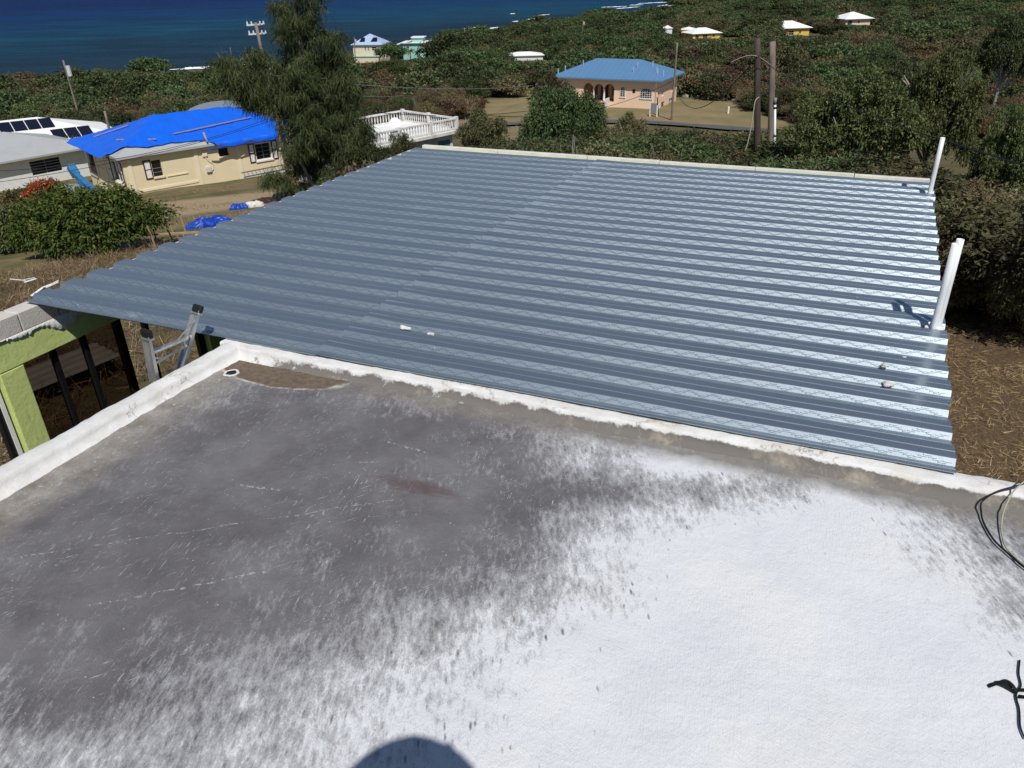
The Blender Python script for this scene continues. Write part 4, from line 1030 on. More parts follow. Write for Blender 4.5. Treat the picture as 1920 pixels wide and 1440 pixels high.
# --- white house with a balustraded roof terrace
BR = (-4.2, 61.8); ba = R(47)
bal = thing('terrace_house', 'stained white house with a balustraded flat roof terrace and teal shutter', 'house', (BR[0], BR[1], ZC - 13.9), ba)
BZ = 3.2                                                    # terrace level above its base; local x runs back to the near-left end (negative)
bL, bD = 10.5, 5.8
bh = [(-1.55+bL, -.25+bL, .75, 2.55), (bL-4.3, bL-2.0, 1.2, 2.5)]
Wb = Wall(bal, (-bL, 0), 0, bL, -2, BZ-.25, MT['dirtywhite'], bh[:1])
o = Wb.slab(MB(), bh[0][0], bh[0][1], .75, 2.55, -.12, -.05).build('shutter', MT['teal'], bal)
for k in range(4): Wb.slab(MB(), bh[0][0]+.03+k*.32, bh[0][0]+.3+k*.32, .8, 2.5, -.048, -.03).build('board', MT['teal'], o)
Wb.slab(MB(), bL-4.6, bL-1.62, 1.25, 2.75, .003, .05).build('hollow_block_panel', MT['block'], bal)
Wall(bal, (0, 0), R(90), bD, -2, BZ-.25, MT['dirtywhite']); Wall(bal, (0, bD), R(180), bL, -2, BZ-.25, MT['dirtywhite']); Wall(bal, (-bL, bD), R(270), bD, -2, BZ-.25, MT['dirtywhite'])
MB().box(-bL-.4, .45, -.45, bD+.45, BZ-.25, BZ).build('terrace_slab', MT['dirtywhite'], bal, bevel=.02)
MB().box(-bL-.3, .35, -.35, bD+.35, BZ+.002, BZ+.03).build('terrace_floor', MT['roof_white'], bal)
def balus_mesh():
    mb = MB(); mb.tube([(0,0,z) for z in (0, .06, .10, .25, .42, .56, .62)], [.05, .05, .035, .065, .04, .045, .05], 8); me_ = bpy.data.meshes.new('baluster'); me_.from_pydata(mb.v, [], mb.f); me_.materials.append(MT['dirtywhite'])
    me_.polygons.foreach_set('use_smooth', [True]*len(me_.polygons)); return me_
bm_ = balus_mesh()
def balustrade(p, q, n):
    mb = MB(); mb.bar((p[0], p[1], BZ+.08), (q[0], q[1], BZ+.08), .2, .14); mb.bar((p[0], p[1], BZ+.84), (q[0], q[1], BZ+.84), .2, .12)
    mb.build('rail', MT['dirtywhite'], bal, bevel=.01)
    for i in range(n):
        t_ = (i+.5)/n; o = bpy.data.objects.new('baluster', bm_); COL.objects.link(o); o.parent = bal
        o.location = (p[0]+(q[0]-p[0])*t_, p[1]+(q[1]-p[1])*t_, BZ+.15)
X0, X1, Y0, Y1 = -bL-.2, .25, -.25, bD+.25
balustrade((X0+5.3, Y0), (X1, Y0), 21); balustrade((X1, Y0+.15), (X1, (Y0+Y1)/2), 12); balustrade((X1, (Y0+Y1)/2+.1), (X1, Y1), 12); balustrade((X0+5, Y1), (X1-.2, Y1), 20)
balustrade((X0, Y0), (X0+5.1, Y0), 20); balustrade((X0, Y1), (X0+4.8, Y1), 20)
for (a, b) in ((X1, Y0), (X1, (Y0+Y1)/2), (X1, Y1), (X0+5.2, Y0), (X0+4.9, Y1), (X0, Y0), (X0, Y1), (X1-2.7, Y0)):
    MB().box(a-.13, a+.13, b-.13, b+.13, BZ+.032, BZ+.98).build('rail_post', MT['dirtywhite'], bal, bevel=.015)
MB().box(-7.2, -6.9, .4, bD-.2, BZ+.032, BZ+.85).build('terrace_wall', MT['roof_white'], bal)
bmx = bmesh.new(); bmesh.ops.create_cone(bmx, segments=20, radius1=.05, radius2=.42, depth=.16, cap_ends=True)
me_ = bpy.data.meshes.new('satellite_dish'); bmx.to_mesh(me_); bmx.free(); o = link('satellite_dish', me_, MT['white']); o.location = bal.matrix_basis @ Vector((-3.6, 2.4, BZ+.75)); o.rotation_euler = (R(55), 0, R(20)); tag(o, 'round white satellite dish on the terrace of the balustraded house', 'dish')
cx_ = MB().tube([(0, 0, -.75), (0, 0, 0)], .03, 6).build('dish_mast', MT['ceramic'], o); cx_.rotation_euler = (R(-55), 0, 0)

# --- peach house with blue hipped roof
pz = ZC - 18.15
px0, py0 = 7.9, 123.2; pa = R(-28.0)
peach = thing('peach_house', 'peach coloured house with blue hipped roof, arched porch and white windows', 'house', (px0, py0, pz), pa)
PL, PD, PH = 15.6, 9.5, 4.1
FZ = 1.0                                                    # porch floor
ho = [(4.0, 9.1, FZ, 3.55)]
Wp = Wall(peach, (0, 0), 0, PL, -1.2, PH, MT['peach'], [])
# rebuild the front wall with the arched porch opening
bpy.data.objects.remove(Wp.o); mb = MB()
def arch_pts(c, r_, zs, n=14): return [(c - r_*math.cos(math.pi*i/n), zs + r_*math.sin(math.pi*i/n)) for i in range(n+1)]
arches = [(4.95, .78), (6.62, .72), (8.25, .78)]; spring = 2.65
segs = [(0, 4.0), (9.1, PL)]
for a, b in segs: mb.quad(Wp.q(a, -1.2), Wp.q(b, -1.2), Wp.q(b, PH), Wp.q(a, PH))
mb.quad(Wp.q(4.0, -1.2), Wp.q(9.1, -1.2), Wp.q(9.1, FZ), Wp.q(4.0, FZ))
prev = 4.0
edges = [4.0, 5.78, 7.45, 9.1]
for (c, r_), a, b in zip(arches, edges[:-1], edges[1:]):
    ap = arch_pts(c, r_, spring)
    top = [(a + (b-a)*i/(len(ap)-1), PH) for i in range(len(ap))]
    for i in range(len(ap)-1): mb.quad(Wp.q(*ap[i]), Wp.q(*ap[i+1]), Wp.q(*top[i+1]), Wp.q(*top[i]))
    mb.quad(Wp.q(a, spring), Wp.q(ap[0][0], spring), Wp.q(ap[0][0], spring+.001), Wp.q(a, PH)); mb.quad(Wp.q(ap[-1][0], spring), Wp.q(b, spring), Wp.q(b, PH), Wp.q(ap[-1][0], spring+.001))
    for i in range(len(ap)-1): mb.quad(Wp.q(*ap[i], 0), Wp.q(*ap[i], -.35), Wp.q(*ap[i+1], -.35), Wp.q(*ap[i+1], 0))
for a, b in ((4.0, 4.17), (9.03, 9.1)): mb.quad(Wp.q(a, FZ), Wp.q(b, FZ), Wp.q(b, spring), Wp.q(a, spring))
for a in (4.17, 9.03): mb.quad(Wp.q(a, FZ, 0), Wp.q(a, FZ, -.35), Wp.q(a, spring, -.35), Wp.q(a, spring, 0))
mb.build('front_wall', MT['peach'], peach)
for a in (5.76, 7.42):
    mb = MB(); mb.tube([Wp.q(a, z, -.17) for z in (FZ, FZ+.12, FZ+.16, FZ+.9, spring-.12, spring-.08, spring)], [.2, .2, .14, .15, .13, .19, .19], 14); mb.build('column', MT['white'], peach, True)
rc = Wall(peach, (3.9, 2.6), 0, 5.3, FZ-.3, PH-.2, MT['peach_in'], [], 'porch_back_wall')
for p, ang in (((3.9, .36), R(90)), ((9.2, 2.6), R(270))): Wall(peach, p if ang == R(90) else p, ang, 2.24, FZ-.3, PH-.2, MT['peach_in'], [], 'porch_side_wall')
MB().box(3.9, 9.2, .02, 2.6, FZ-.2, FZ-.004).build('porch_floor', MT['terracotta'], peach)
for k in range(4): MB().box(5.2-.0*k, 8.1, -.35*(k+1), -.35*k-.004, -1.2, FZ-.17*(k+1)).build('step', MT['terracotta'], peach)
MB().box(8.2, 8.36, -1.5, -.02, -.8, FZ+.55).build('step_wall', MT['white'], peach)
o = rc.slab(MB(), 2.05, 3.25, FZ, FZ+2.1, .003, .06).build('door', MT['darkred'], peach)
for c in (1.05, 4.35):
    poly = [(c-.5, FZ+.5), (c+.5, FZ+.5)] + [(c + .5*math.cos(math.pi*i/10), FZ+1.6+.45*math.sin(math.pi*i/10)) for i in range(11)]
    mb = MB(); mb.add([rc.q(a, z, .03) for a, z in poly], [tuple(range(len(poly)))]); mb.build('window', MT['glass'], peach)
def arch_window(wall, c, w_, z0, zs, r_, nx, nz):
    n = 12; poly = [(c-w_/2, z0), (c+w_/2, z0)] + [(c + w_/2*math.cos(math.pi*i/n), zs + r_*math.sin(math.pi*i/n)) for i in range(n+1)]
    g_ = MB().add([wall.q(a, z, .012) for a, z in poly], [tuple(range(len(poly)))]).build('window', MT['glass'], peach)
    mb = MB()
    for p, q in zip(poly, poly[1:] + poly[:1]): mb.bar(wall.q(p[0], p[1], .03), wall.q(q[0], q[1], .03), .09, .07)
    for i in range(1, nx): x = c - w_/2 + w_*i/nx; zt = zs + r_*math.sqrt(max(0, 1-((x-c)/(w_/2))**2)); mb.bar(wall.q(x, z0, .028), wall.q(x, zt, .028), .045, .04, up=(wall.n[0], wall.n[1], 0))
    for j in range(1, nz+1):
        z = z0 + (zs+r_*.55-z0)*j/(nz+.5); hw = w_/2 if z < zs else w_/2*math.sqrt(max(0, 1-((z-zs)/r_)**2)); mb.bar(wall.q(c-hw, z, .026), wall.q(c+hw, z, .026), .045, .04)
    mb.build('frame', MT['white'], g_)
    wall.slab(MB(), c-w_/2-.1, c+w_/2+.1, z0-.14, z0-.05, .004, .10).build('sill', MT['white'], g_)
arch_window(Wp, 1.75, 1.6, 1.75, 2.7, .42, 4, 4); arch_window(Wp, 10.35, .75, 1.75, 2.75, .36, 2, 4); arch_window(Wp, 13.9, 1.75, 1.7, 2.6, .45, 5, 4)
Wp.slab(MB(), 11.85, 12.25, 2.35, 2.85, .004, .03).build('vent_window', MT['glass'], peach)
Wp.slab(MB(), 9.25, 9.33, 3.2, PH, .004, .06).build('downpipe', MT['white'], peach)
ph_ = [(1.9, 2.9, 1.75, 2.9), (6.6, 7.5, 1.75, 2.9), (2.1, 3.6, -1.0, .95), (5.8, 7.8, -.8, .95)]
Wr = Wall(peach, (PL, 0), R(90), PD, -1.4, PH, MT['peach'], ph_)
Wr.window(ph_[0], 'white', None, (0, 3), None, .04, 'louvre'); Wr.window(ph_[1], 'white', None, (0, 3), None, .04, 'louvre'); Wr.window(ph_[2], 'glass', None, (0, 0), None); Wr.window(ph_[3], 'louvre', None, (1, 2), None)
Wr.slab(MB(), .6, 1.5, -1.2, .85, .004, .05).build('basement_door', MT['white'], peach)
Wall(peach, (PL, PD), R(180), PL, -1.4, PH, MT['peach']); Wall(peach, (0, PD), R(270), PD, -1.4, PH, MT['peach'])
rf = hip(peach, PL, PD, PH+.14, 2.15, .85, 'blue_roof', inset=5.2, thick=.20)
standing_seams(rf, PL, PD, PH+.14, 2.15, .85, 5.2, 'blue_roof', .8)
for x_, y_ in ((-.2, .6), (.6, 1.4), (3.0, 2.6), (11.4, 1.2), (11.6, 2.4), (13.3, 4.2), (14.6, 2.2), (15.1, 1.0), (15.7, 1.9)):
    t_ = min((x_+.85)/5.2, (PL+.85-x_)/5.2, (y_+.85)/(PD/2+.85), 1); zt = PH + .14 + 2.15*t_
    MB().box(x_-.06, x_+.06, y_-.06, y_+.06, zt-.1, zt+.75).build('vent_pipe', MT['pale_blue_roof'], rf)
# service box on the lawn
(bx_, by_, bz_), _ = hit(1225, 219)
sb_ = thing('meter_pedestal', 'white electric meter pedestal on the lawn before the peach house', 'meter', (bx_, by_, bz_), pa)
MB().box(-.55, -.42, -.1, .1, -.4, 1.5).build('post', MT['white'], sb_); MB().box(.42, .55, -.1, .1, -.4, 1.5).build('post', MT['white'], sb_)
MB().box(-.4, .4, -.12, .12, .55, 1.75).build('meter_box', MT['louvre'], sb_, bevel=.03); MB().tube([(.1, 0, 1.75), (.1, 0, 4.3)], .05, 8).build('mast', MT['louvre'], sb_)

# --- far houses
simple_house('shore_house', 'two storey beige house with a pale blue roof by the shore', 665, 121, 238, R(-8), 8.2, 8, 4.6, 'beige', 'pale_blue_roof', 2.5, .5, [(3.3, 3.8, 3.0, 4.1), (4.2, 4.7, 3.0, 4.1), (5.4, 6.8, 3.1, 4.2)])
o = bpy.data.objects['shore_house']
for a, b, c in ((1.8, -.1, 1.6), (5.0, -.1, 2.0)):
    MB().add([(a, .6, 5.35), (a+c, .6, 5.35), (a+c*.8, 2.4, 6.35), (a+c*.2, 2.4, 6.35)], [(0, 1, 2, 3)]).build('solar_panel', MT['solar'], o)
MB().box(0.6, 7.6, -1.6, -.02, -1.5, 1.7).build('lower_wing', MT['beige'], o); MB().box(.4, 7.8, -1.8, -.02, 1.704, 1.85).build('wing_roof', MT['turq'], o)
th_ = simple_house('turquoise_house', 'turquoise house on stilts with white stepped roofs near the shore', 757, 112, 246, R(-6), 6.6, 7, 4.4, 'turq', 'roof_white', .6, .6, [(1.0, 1.9, 2.4, 3.6)], roofkind='flat')
MB().add([(-2.5, -.5, 4.0), (2.5, -.5, 5.1), (2.5, 7, 5.1), (-2.5, 7, 4.0), (-2.5, -.5, 3.8), (2.5, -.5, 4.9), (2.5, 7, 4.9), (-2.5, 7, 3.8)], [(0,1,2,3), (7,6,5,4), (0,4,5,1), (1,5,6,2), (2,6,7,3), (3,7,4,0)]).build('sloping_roof', MT['roof_white'], th_)
MB().box(2.6, 5.8, 1.5, 5, 4.62, 5.7).build('upper_storey', MT['turq'], th_); MB().box(2.3, 6.2, 1.1, 5.4, 5.704, 5.95).build('upper_roof', MT['roof_white'], th_)
for k in range(7): MB().box(4.3+k*.32, 4.62+k*.32, -1.2, -.02, 2.3-k*.38, 2.45-k*.38).build('stair_tread', MT['white'], th_)
sh = simple_house('white_roof_house', 'house sunk in the scrub showing only a flat white roof', 952, 128, 222, R(4), 9.5, 6, 2.0, 'white', 'roof_white', .7, .4, [])
simple_house('orange_house', 'small orange house with a white roof beyond the scrub', 1277, 76, 326, R(-12), 5.0, 5, 3.6, 'orange', 'roof_white', .8, .3, [(1.2, 2, 1, 2.2)])
simple_house('yellow_house', 'low yellow house with a white hipped roof next to the orange house', 1298, 81, 318, R(14), 11.0, 8, 2.3, 'yellow', 'roof_white', 1.7, .7, [(1, 2.5, .6, 2.0), (4, 6, .2, 2.0), (8, 9, .9, 2)])
simple_house('yellow_house', 'larger yellow house with a white hipped roof alone amid brown scrub', 1455, 71, 338, R(8), 13.2, 10, 3.0, 'yellow', 'roof_white', 2.3, .9, [(2.2, 4.0, .6, 2.2), (5, 7, .6, 2.2), (9, 10, 1, 2.2)])
simple_house('white_roof_house', 'tan house with a wide white hipped roof highest on the right', 1584, 52, 412, R(10), 12.2, 11, 2.9, 'beige', 'roof_white', 2.6, 1.2, [(1.2, 3.2, .4, 2.4), (6, 7, 1, 2.2)])
simple_house('white_roof_house', 'far house with a long white roof at the top edge by the bay', 1350, 8, 560, R(2), 17, 9, 3, 'white', 'roof_white', 1.6, 1.2, [])
simple_house('white_cottage', 'tiny white roofed cottage left of the orange house', 1243, 66, 350, R(-5), 3.6, 4, 2.4, 'white', 'roof_white', 1.0, .3, [])

# ------------------------------------------------------------------ poles and wires
def pole(name, lab, base, h, rad=(.14, .10), mat='pole', lean=(0, 0), cat='utility pole', group=None):
    root = thing(name, lab, cat, base, 0, group)
    n = 8; MB().tube([(lean[0]*i/n, lean[1]*i/n, -.6 + (h+.6)*i/n) for i in range(n+1)], [rad[0] + (rad[1]-rad[0])*i/n for i in range(n+1)], 10).build('shaft', MT[mat], root, True)
    return root
def top_of(px, py, base):                                   # height of the point seen at this pixel above a base on the same bearing
    r_ = math.hypot(base[0], base[1]); d = ray(px, py); return ZC + d[2]/math.hypot(d[0], d[1])*r_ - base[2]
def gpt(px, py, r_): x, y = at_r(px, py, r_); return (x, y, T1(x, y))
# the bare pair beyond the deck
tb1 = gpt(1431, 330, 36); h1 = top_of(1420, 72, tb1)
lx1 = np.array(at_r(1420, 72, 36)) - np.array(tb1[:2])
p1 = pole('utility_pole', 'dark weathered wooden pole, left of the bare pair beyond the deck', tb1, h1, (.155, .13), 'pole_dark', tuple(lx1))
tb2 = gpt(1453, 330, 37); h2 = top_of(1449, 78, tb2); lx2 = np.array(at_r(1449, 78, 37)) - np.array(tb2[:2])
p2 = pole('utility_pole', 'grey weathered wooden pole with a conduit, right of the bare pair beyond the deck', tb2, h2, (.155, .13), 'pole', tuple(lx2))
cx0 = MB().tube([(.10 + lx2[0]*0, -.14, -.3), (.09 + lx2[0]*.35, -.145 + lx2[1]*.35, h2*.35), (.085 + lx2[0]*.66, -.15 + lx2[1]*.66, h2*.66)], .055, 10).build('conduit', MT['pvc'], p2, True)
for k in (.25, .45, .62): MB().tube([(.085+lx2[0]*k, -.15+lx2[1]*k, h2*k-.04), (.085+lx2[0]*k, -.15+lx2[1]*k, h2*k+.04)], .065, 10).build('strap', MT['black'], p2)
MB().tube([(.085+lx2[0]*.66, -.15+lx2[1]*.66, h2*.64), (.09+lx2[0]*.67, -.17+lx2[1]*.67, h2*.68)], .07, 10).build('weatherhead', MT['louvre'], p2, True)
def P3(px, py, r_):
    d = ray(px, py); d = d/math.hypot(d[0], d[1])*r_; return (d[0], d[1], ZC + d[2])
def sag(a, b, s_, n=24): return [tuple(np.array(a)*(1-t) + np.array(b)*t - np.array((0, 0, 4*s_*t*(1-t)))) for t in np.linspace(0, 1, n+1)]
def wire(lab, a, b, s_, rad, mat='wire', group=None):
    o = MB().tube(sag(a, b, s_), rad, 5).build('power_line', MT[mat], None, True); return tag(o, lab, 'power line', group)
knot = P3(1421, 105, 35.6)
wire('service cable sagging from the bare pole pair down past the pipe to the right edge', knot, P3(1990, 330, 9.5), .30, .011)
wire('cable running from the bare pole pair left to the peach house pole', knot, P3(1262, 150, 100), 2.6, .028)
cable('loose_cable', 'pale loose cable hanging down left of the bare pole pair', [P3(1423, 182, 35.5), P3(1416, 190, 35.4), P3(1412, 215, 35.3), P3(1406, 250, 35.2), P3(1398, 280, 35.1), P3(1386, 300, 35.0), P3(1383, 318, 34.9)], .022, 'wire_pale')
cable('cable_loop', 'grey cable loop with connector tied to the top of the dark pole', [P3(1370, 117, 35.4), P3(1390, 108, 35.4), P3(1405, 104, 35.4), P3(1421, 106, 35.5), P3(1440, 118, 35.8), P3(1452, 127, 36.2)], .014, 'wire_pale')
# pole by the peach house
b_ = hit(1259, 225)[0]; ph1 = pole('utility_pole', 'slim grey pole on the roadside in front of the peach house', b_, top_of(1261, 80, b_), (.15, .11))
wire('cable crossing in front of the peach house to its roadside pole', P3(1261, 152, math.hypot(b_[0], b_[1])), P3(870, 212, 75), 1.8, .03)
b2_ = hit(1236, 216)[0]; pole('leaning_post', 'short dark post leaning by the meter pedestal of the peach house', b2_, top_of(1232, 182, b2_), (.08, .07), 'pole_dark', (-.45, 0), 'post')
# pole among the casuarina branches, with crossarms
b_ = gpt(540, 320, 66); ht = top_of(479, 42, b_); le = np.array(at_r(479, 42, 66)) - np.array(b_[:2])
pc_ = pole('utility_pole', 'tall leaning pole with crossarms half hidden by the feathery tree', b_, ht, (.17, .12), 'pole', tuple(le))
for k, zf in enumerate((.985, .93)):
    z = ht*zf; c = le*zf
    MB().bar((c[0]-.65, c[1]-.2, z), (c[0]+.6, c[1]+.2, z+.04), .10, .10).build('crossarm', MT['ceramic'], pc_)
    for dx in (-.6, -.3, .3, .55): MB().tube([(c[0]+dx, c[1]+dx*.2, z+.06), (c[0]+dx, c[1]+dx*.2, z+.26)], [.07, .04], 8).build('insulator', MT['ceramic'], pc_)
MB().tube([(le[0]*.66+.25, le[1]*.66-.3, ht*.62), (le[0]*.66+.25, le[1]*.66-.3, ht*.74)], .28, 12).build('transformer', MT['ceramic'], pc_)
# distant poles
for lab, top, bot, r_, hw in (('pole with a pale transformer rising behind the solar house', (117, 113), (151, 226), 118, True), ('pole with no crossarm at the shore, right of the solar house', (155, 138), (160, 158), 250, False),
                              ('thin pole against the surf left of the feathery tree', (431, 89), (440, 135), 300, False), ('pole with a pale fitting beside the shore house', (666, 70), (667, 128), 225, True),
                              ('lone pole in the wood right of the turquoise house', (868, 52), (877, 100), 260, False), ('stub pole just left of the lone pole in the wood', (870, 83), (872, 103), 240, False),
                              ('lamp pole among coastal trees above the peach house', (1094, 38), (1092, 66), 330, True), ('thin pole by the palms near the bay', (1216, 24), (1214, 42), 420, False),
                              ('short grey post behind the left end of the blue tarp', (197, 208), (203, 240), 86, False)):
    b_ = gpt(bot[0], bot[1], r_); h_ = top_of(*top, b_); le_ = np.array(at_r(*top, r_)) - np.array(b_[:2])
    q = pole('utility_pole', lab, b_, h_, (.15, .11), 'pole', tuple(le_*.6), 'utility pole' if r_ > 100 else 'post')
    if hw: MB().tube([(le_[0]*.5+.35, le_[1]*.5, h_*.80), (le_[0]*.5+.35, le_[1]*.5, h_*.93)], .26, 8).build('transformer', MT['ceramic'], q)
wire('upper wire sagging across the blue tarp roof', P3(-40, 322, 60), P3(560, 200, 62), 1.0, .018); wire('lower wire sagging across the blue tarp roof', P3(-30, 345, 52), P3(540, 215, 60), .5, .016)
wire('long thin wire over the scrub behind the terrace house', P3(560, 150, 66), P3(1000, 160, 130), .6, .03, 'louvre'); wire('second thin wire over the scrub behind the terrace house', P3(560, 160, 66), P3(760, 178, 110), .5, .03, 'louvre')
wire('cable strung above the terrace rail toward the road', P3(520, 190, 50), P3(1010, 205, 80), .7, .025)

# ------------------------------------------------------------------ yard clutter
def crumple(name, lab, px, py, w_, d_, h_, mat, seed, cat='tarpaulin', group=None):
    (x, y, z), r_ = hit(px, py); n = 34; vs_ = []; fs = []; rr = random.Random(seed)
    for j in range(n+1):
        for i in range(n+1):
            a, b = i/n*2-1, j/n*2-1
            e = max(0, 1 - (abs(a)**3 + abs(b)**3)) ** .35
            f_ = 1 + .16*math.sin(a*2.2*math.pi + b*2 + seed)
            vs_.append((a*w_*f_, b*d_*f_, h_*e*(.75 + .35*float(vnoise(a*3, b*3, .9, seed)) + .25*float(vnoise(a*3, b*3, .35, seed+1))) - .03 + .05*float(vnoise(a*3, b*3, .3, seed+2))))
    for j in range(n):
        for i in range(n): fs.append((j*(n+1)+i, j*(n+1)+i+1, (j+1)*(n+1)+i+1, (j+1)*(n+1)+i))
    o = MB().add(vs_, fs).build(name, MT[mat], None, False); o.location = (x, y, z); o.rotation_euler = (0, 0, rr.uniform(.2, .7)); return tag(o, lab, cat, group)
crumple('tarp_pile', 'blue tarp over a box shaped heap, nearest the deck edge', 395, 424, .9, .5, .32, 'tarp2', 3)
crumple('tarp_pile', 'small crumpled blue tarp in the middle of the yard', 449, 392, .48, .32, .24, 'tarp2', 4)
crumple('tarp_pile', 'blue tarp heap farthest along the deck edge below the feathery tree', 545, 366, .6, .35, .3, 'tarp2', 5)
crumple('rag_heap', 'heap of grey and white rags right of the small blue tarp', 477, 388, .5, .25, .25, 'plaster', 6, 'rags')
crumple('brush_heap', 'dark heap of cut branches beside the rags', 497, 381, .6, .3, .25, 'brown', 7, 'debris')
crumple('plastic_sheet', 'pale plastic sheet by the deck edge near the farthest tarp', 524, 374, .35, .3, .3, 'louvre', 8, 'sheet')
stakes = [((276, 424), (294, 467)), ((287, 429), (296, 459)), ((307, 420), (327, 452)), ((314, 404), (325, 437)), ((337, 402), (350, 439))]
names_ = ['first garden stake from the left beside the leafy bush', 'thin stake close right of the first beside the leafy bush', 'leaning stake in the middle of the five by the bush', 'thin grey stake standing behind the middle one', 'rightmost stake of the five, next to the blue tarp heap']
for (tp_, bt), lab in zip(stakes, names_):
    b_, r_ = hit(*bt); h_ = top_of(*tp_, b_); le_ = np.array(at_r(*tp_, r_)) - np.array(b_[:2])
    o = MB().tube([(0, 0, -.2), (le_[0]*.5, le_[1]*.5, h_*.5), (le_[0], le_[1], h_)], [.035, .035, .03], 6).build('stake', MT['wood_raw'], None); o.location = b_; tag(o, lab, 'stake', 'stakes by the leafy bush')
b_, r_ = hit(340, 445); o = MB().bar((-1.6, 0, .12), (1.5, .3, .12), .12, .06).build('plank', MT['wood_raw']); o.location = b_; tag(o, 'brown plank lying behind the stakes near the blue heap', 'plank')
# metal sheet lying outside the green wall
gs = thing('roof_sheet', 'weathered grey ribbed metal sheet lying on the ground beyond the green pier', 'metal sheet', on_z(118, 690, GZ + .05), R(52))
vs_ = []; fs = []; n = 40
for i in range(n+1):
    y_ = -.75 + 1.5*i/n; z_ = .035*(1 if (i % 10) in (3, 4) else 0)
    vs_ += [(-.8, y_*.6, z_), (.75, y_*.6, z_ + .05)]
for i in range(n): fs.append((2*i, 2*i+1, 2*i+3, 2*i+2))
MB().add(vs_, fs).build('sheet', MT['sheet_grey'], gs)
rr = random.Random(31)
for k in range(7):
    p = on_z(rr.uniform(30, 105), rr.uniform(520, 546), GZ + .25); o = MB().bar((-rr.uniform(.06, .2), 0, 0), (rr.uniform(.06, .2), 0, rr.uniform(-.05, .08)), rr.uniform(.02, .045), .015).build('broken_slat', MT['white'])
    o.location = p; o.rotation_euler = (rr.uniform(-.3, .3), rr.uniform(-.3, .3), rr.uniform(.2, 1.6)); tag(o, 'broken white slat in the debris past the left deck corner', 'debris', 'broken white slats')
# blue steel frame and grey tank in front of the cream house
bf = thing('steel_hoist', 'blue painted steel beam frame leaning beside the left wall of the cream house', 'machinery', gpt(165, 352, 59), R(-42))
MB().bar((-2.1, 0, 2.05), (2.0, 0, .75), .35, .32).build('beam', MT['bluesteel'], bf, bevel=.02); MB().bar((-2.3, .1, 2.3), (-1.7, .1, 1.75), .5, .5).build('head', MT['bluesteel'], bf, bevel=.04)
MB().bar((-1.0, -.2, 1.45), (1.2, -.2, .75), .12, .12).build('hydraulic_ram', MT['alu'], bf); MB().bar((1.0, -.1, -.4), (1.2, -.1, 1.0), .35, .3).build('leg', MT['bluesteel'], bf); MB().bar((-.7, -.1, -.4), (-.6, -.1, 1.5), .35, .5).build('leg', MT['bluesteel'], bf)
MB().box(1.5, 2.6, -.7, .6, -.3, .55).build('base_block', MT['bluesteel'], bf, bevel=.05)
tk = thing('grey_tank', 'rounded grey plastic tank beside the blue steel frame', 'tank', gpt(112, 352, 57), R(15))
bm = bmesh.new(); bmesh.ops.create_cube(bm, size=2); bmesh.ops.subdivide_edges(bm, edges=bm.edges, cuts=3, use_grid_fill=True)
for w in bm.verts: w.co = Vector((w.co.x*1.05*(1+.1*w.co.z), w.co.y*.62, w.co.z*.62 + .95))
me_ = bpy.data.meshes.new('shell'); bm.to_mesh(me_); bm.free(); o = link('shell', me_, MT['greyplastic'], tk, True); s_ = o.modifiers.new('subdivision', 'SUBSURF'); s_.levels = 2; s_.render_levels = 2
MB().box(-.75, .75, -.45, .45, -.4, .4).build('stand', MT['steel_black'], tk)
# boundary rocks and white marker behind the peach house
ORD = 'first second third fourth fifth sixth seventh eighth ninth tenth eleventh twelfth thirteenth fourteenth fifteenth sixteenth seventeenth eighteenth'.split()
rr = random.Random(12)
for k in range(18):
    px, py = 1280 + k*8.2 + rr.uniform(-3, 3), 181 + k*.65 + rr.uniform(-2, 2)
    (x, y, z), _ = hit(px, py); bm = bmesh.new(); bmesh.ops.create_icosphere(bm, subdivisions=2, radius=1); s_ = rr.uniform(.25, .6)
    for w in bm.verts: w.co = w.co * (s_*(1+rr.uniform(-.22, .22)))
    me_ = bpy.data.meshes.new('boulder'); bm.to_mesh(me_); bm.free(); o = link('boulder', me_, MT['rock']); o.location = (x, y, z+.1); o.scale.z = .7
    tag(o, ORD[k] + ' boulder from the peach house in the row edging the lawn', 'boulder', 'boulders edging the lawn')
b_, r_ = hit(1365, 213); o = MB().box(-.12, .12, -.12, .12, -.2, .9).build('marker_post', MT['white'], None, bevel=.03); o.location = b_; tag(o, 'small white marker post on the lawn left of the bare pole pair', 'post')

# ------------------------------------------------------------------ vegetation
def leaves(centers, outs, k, ln, wd, droop, rs_, spread=.9, jit=.5):
    n = len(centers); C = np.repeat(centers, k, 0); Od = np.repeat(outs, k, 0)
    d = Od*.55 + rs_.normal(0, spread*.6, (n*k, 3)); d[:, 2] -= droop; d /= np.linalg.norm(d, axis=1, keepdims=True) + 1e-9
    L = ln*rs_.uniform(.65, 1.25, (n*k, 1)); Wd = wd*rs_.uniform(.7, 1.2, (n*k, 1))
    C = C + rs_.normal(0, jit*ln, (n*k, 3))
    up = rs_.normal(0, .55, (n*k, 3)) + np.array([0, 0, 1.0]) + Od*.3
    s_ = np.cross(d, up); s_ /= np.linalg.norm(s_, axis=1, keepdims=True) + 1e-9
    m_ = C + d*L*.45 + np.cross(s_, d)*L*.06; t_ = C + d*L; t_[:, 2] -= (L*.12)[:, 0]
    V_ = np.stack([C, m_ + s_*Wd*.5, t_, m_ - s_*Wd*.5], 1).reshape(-1, 3)
    return V_, np.arange(n*k*4).reshape(-1, 4)
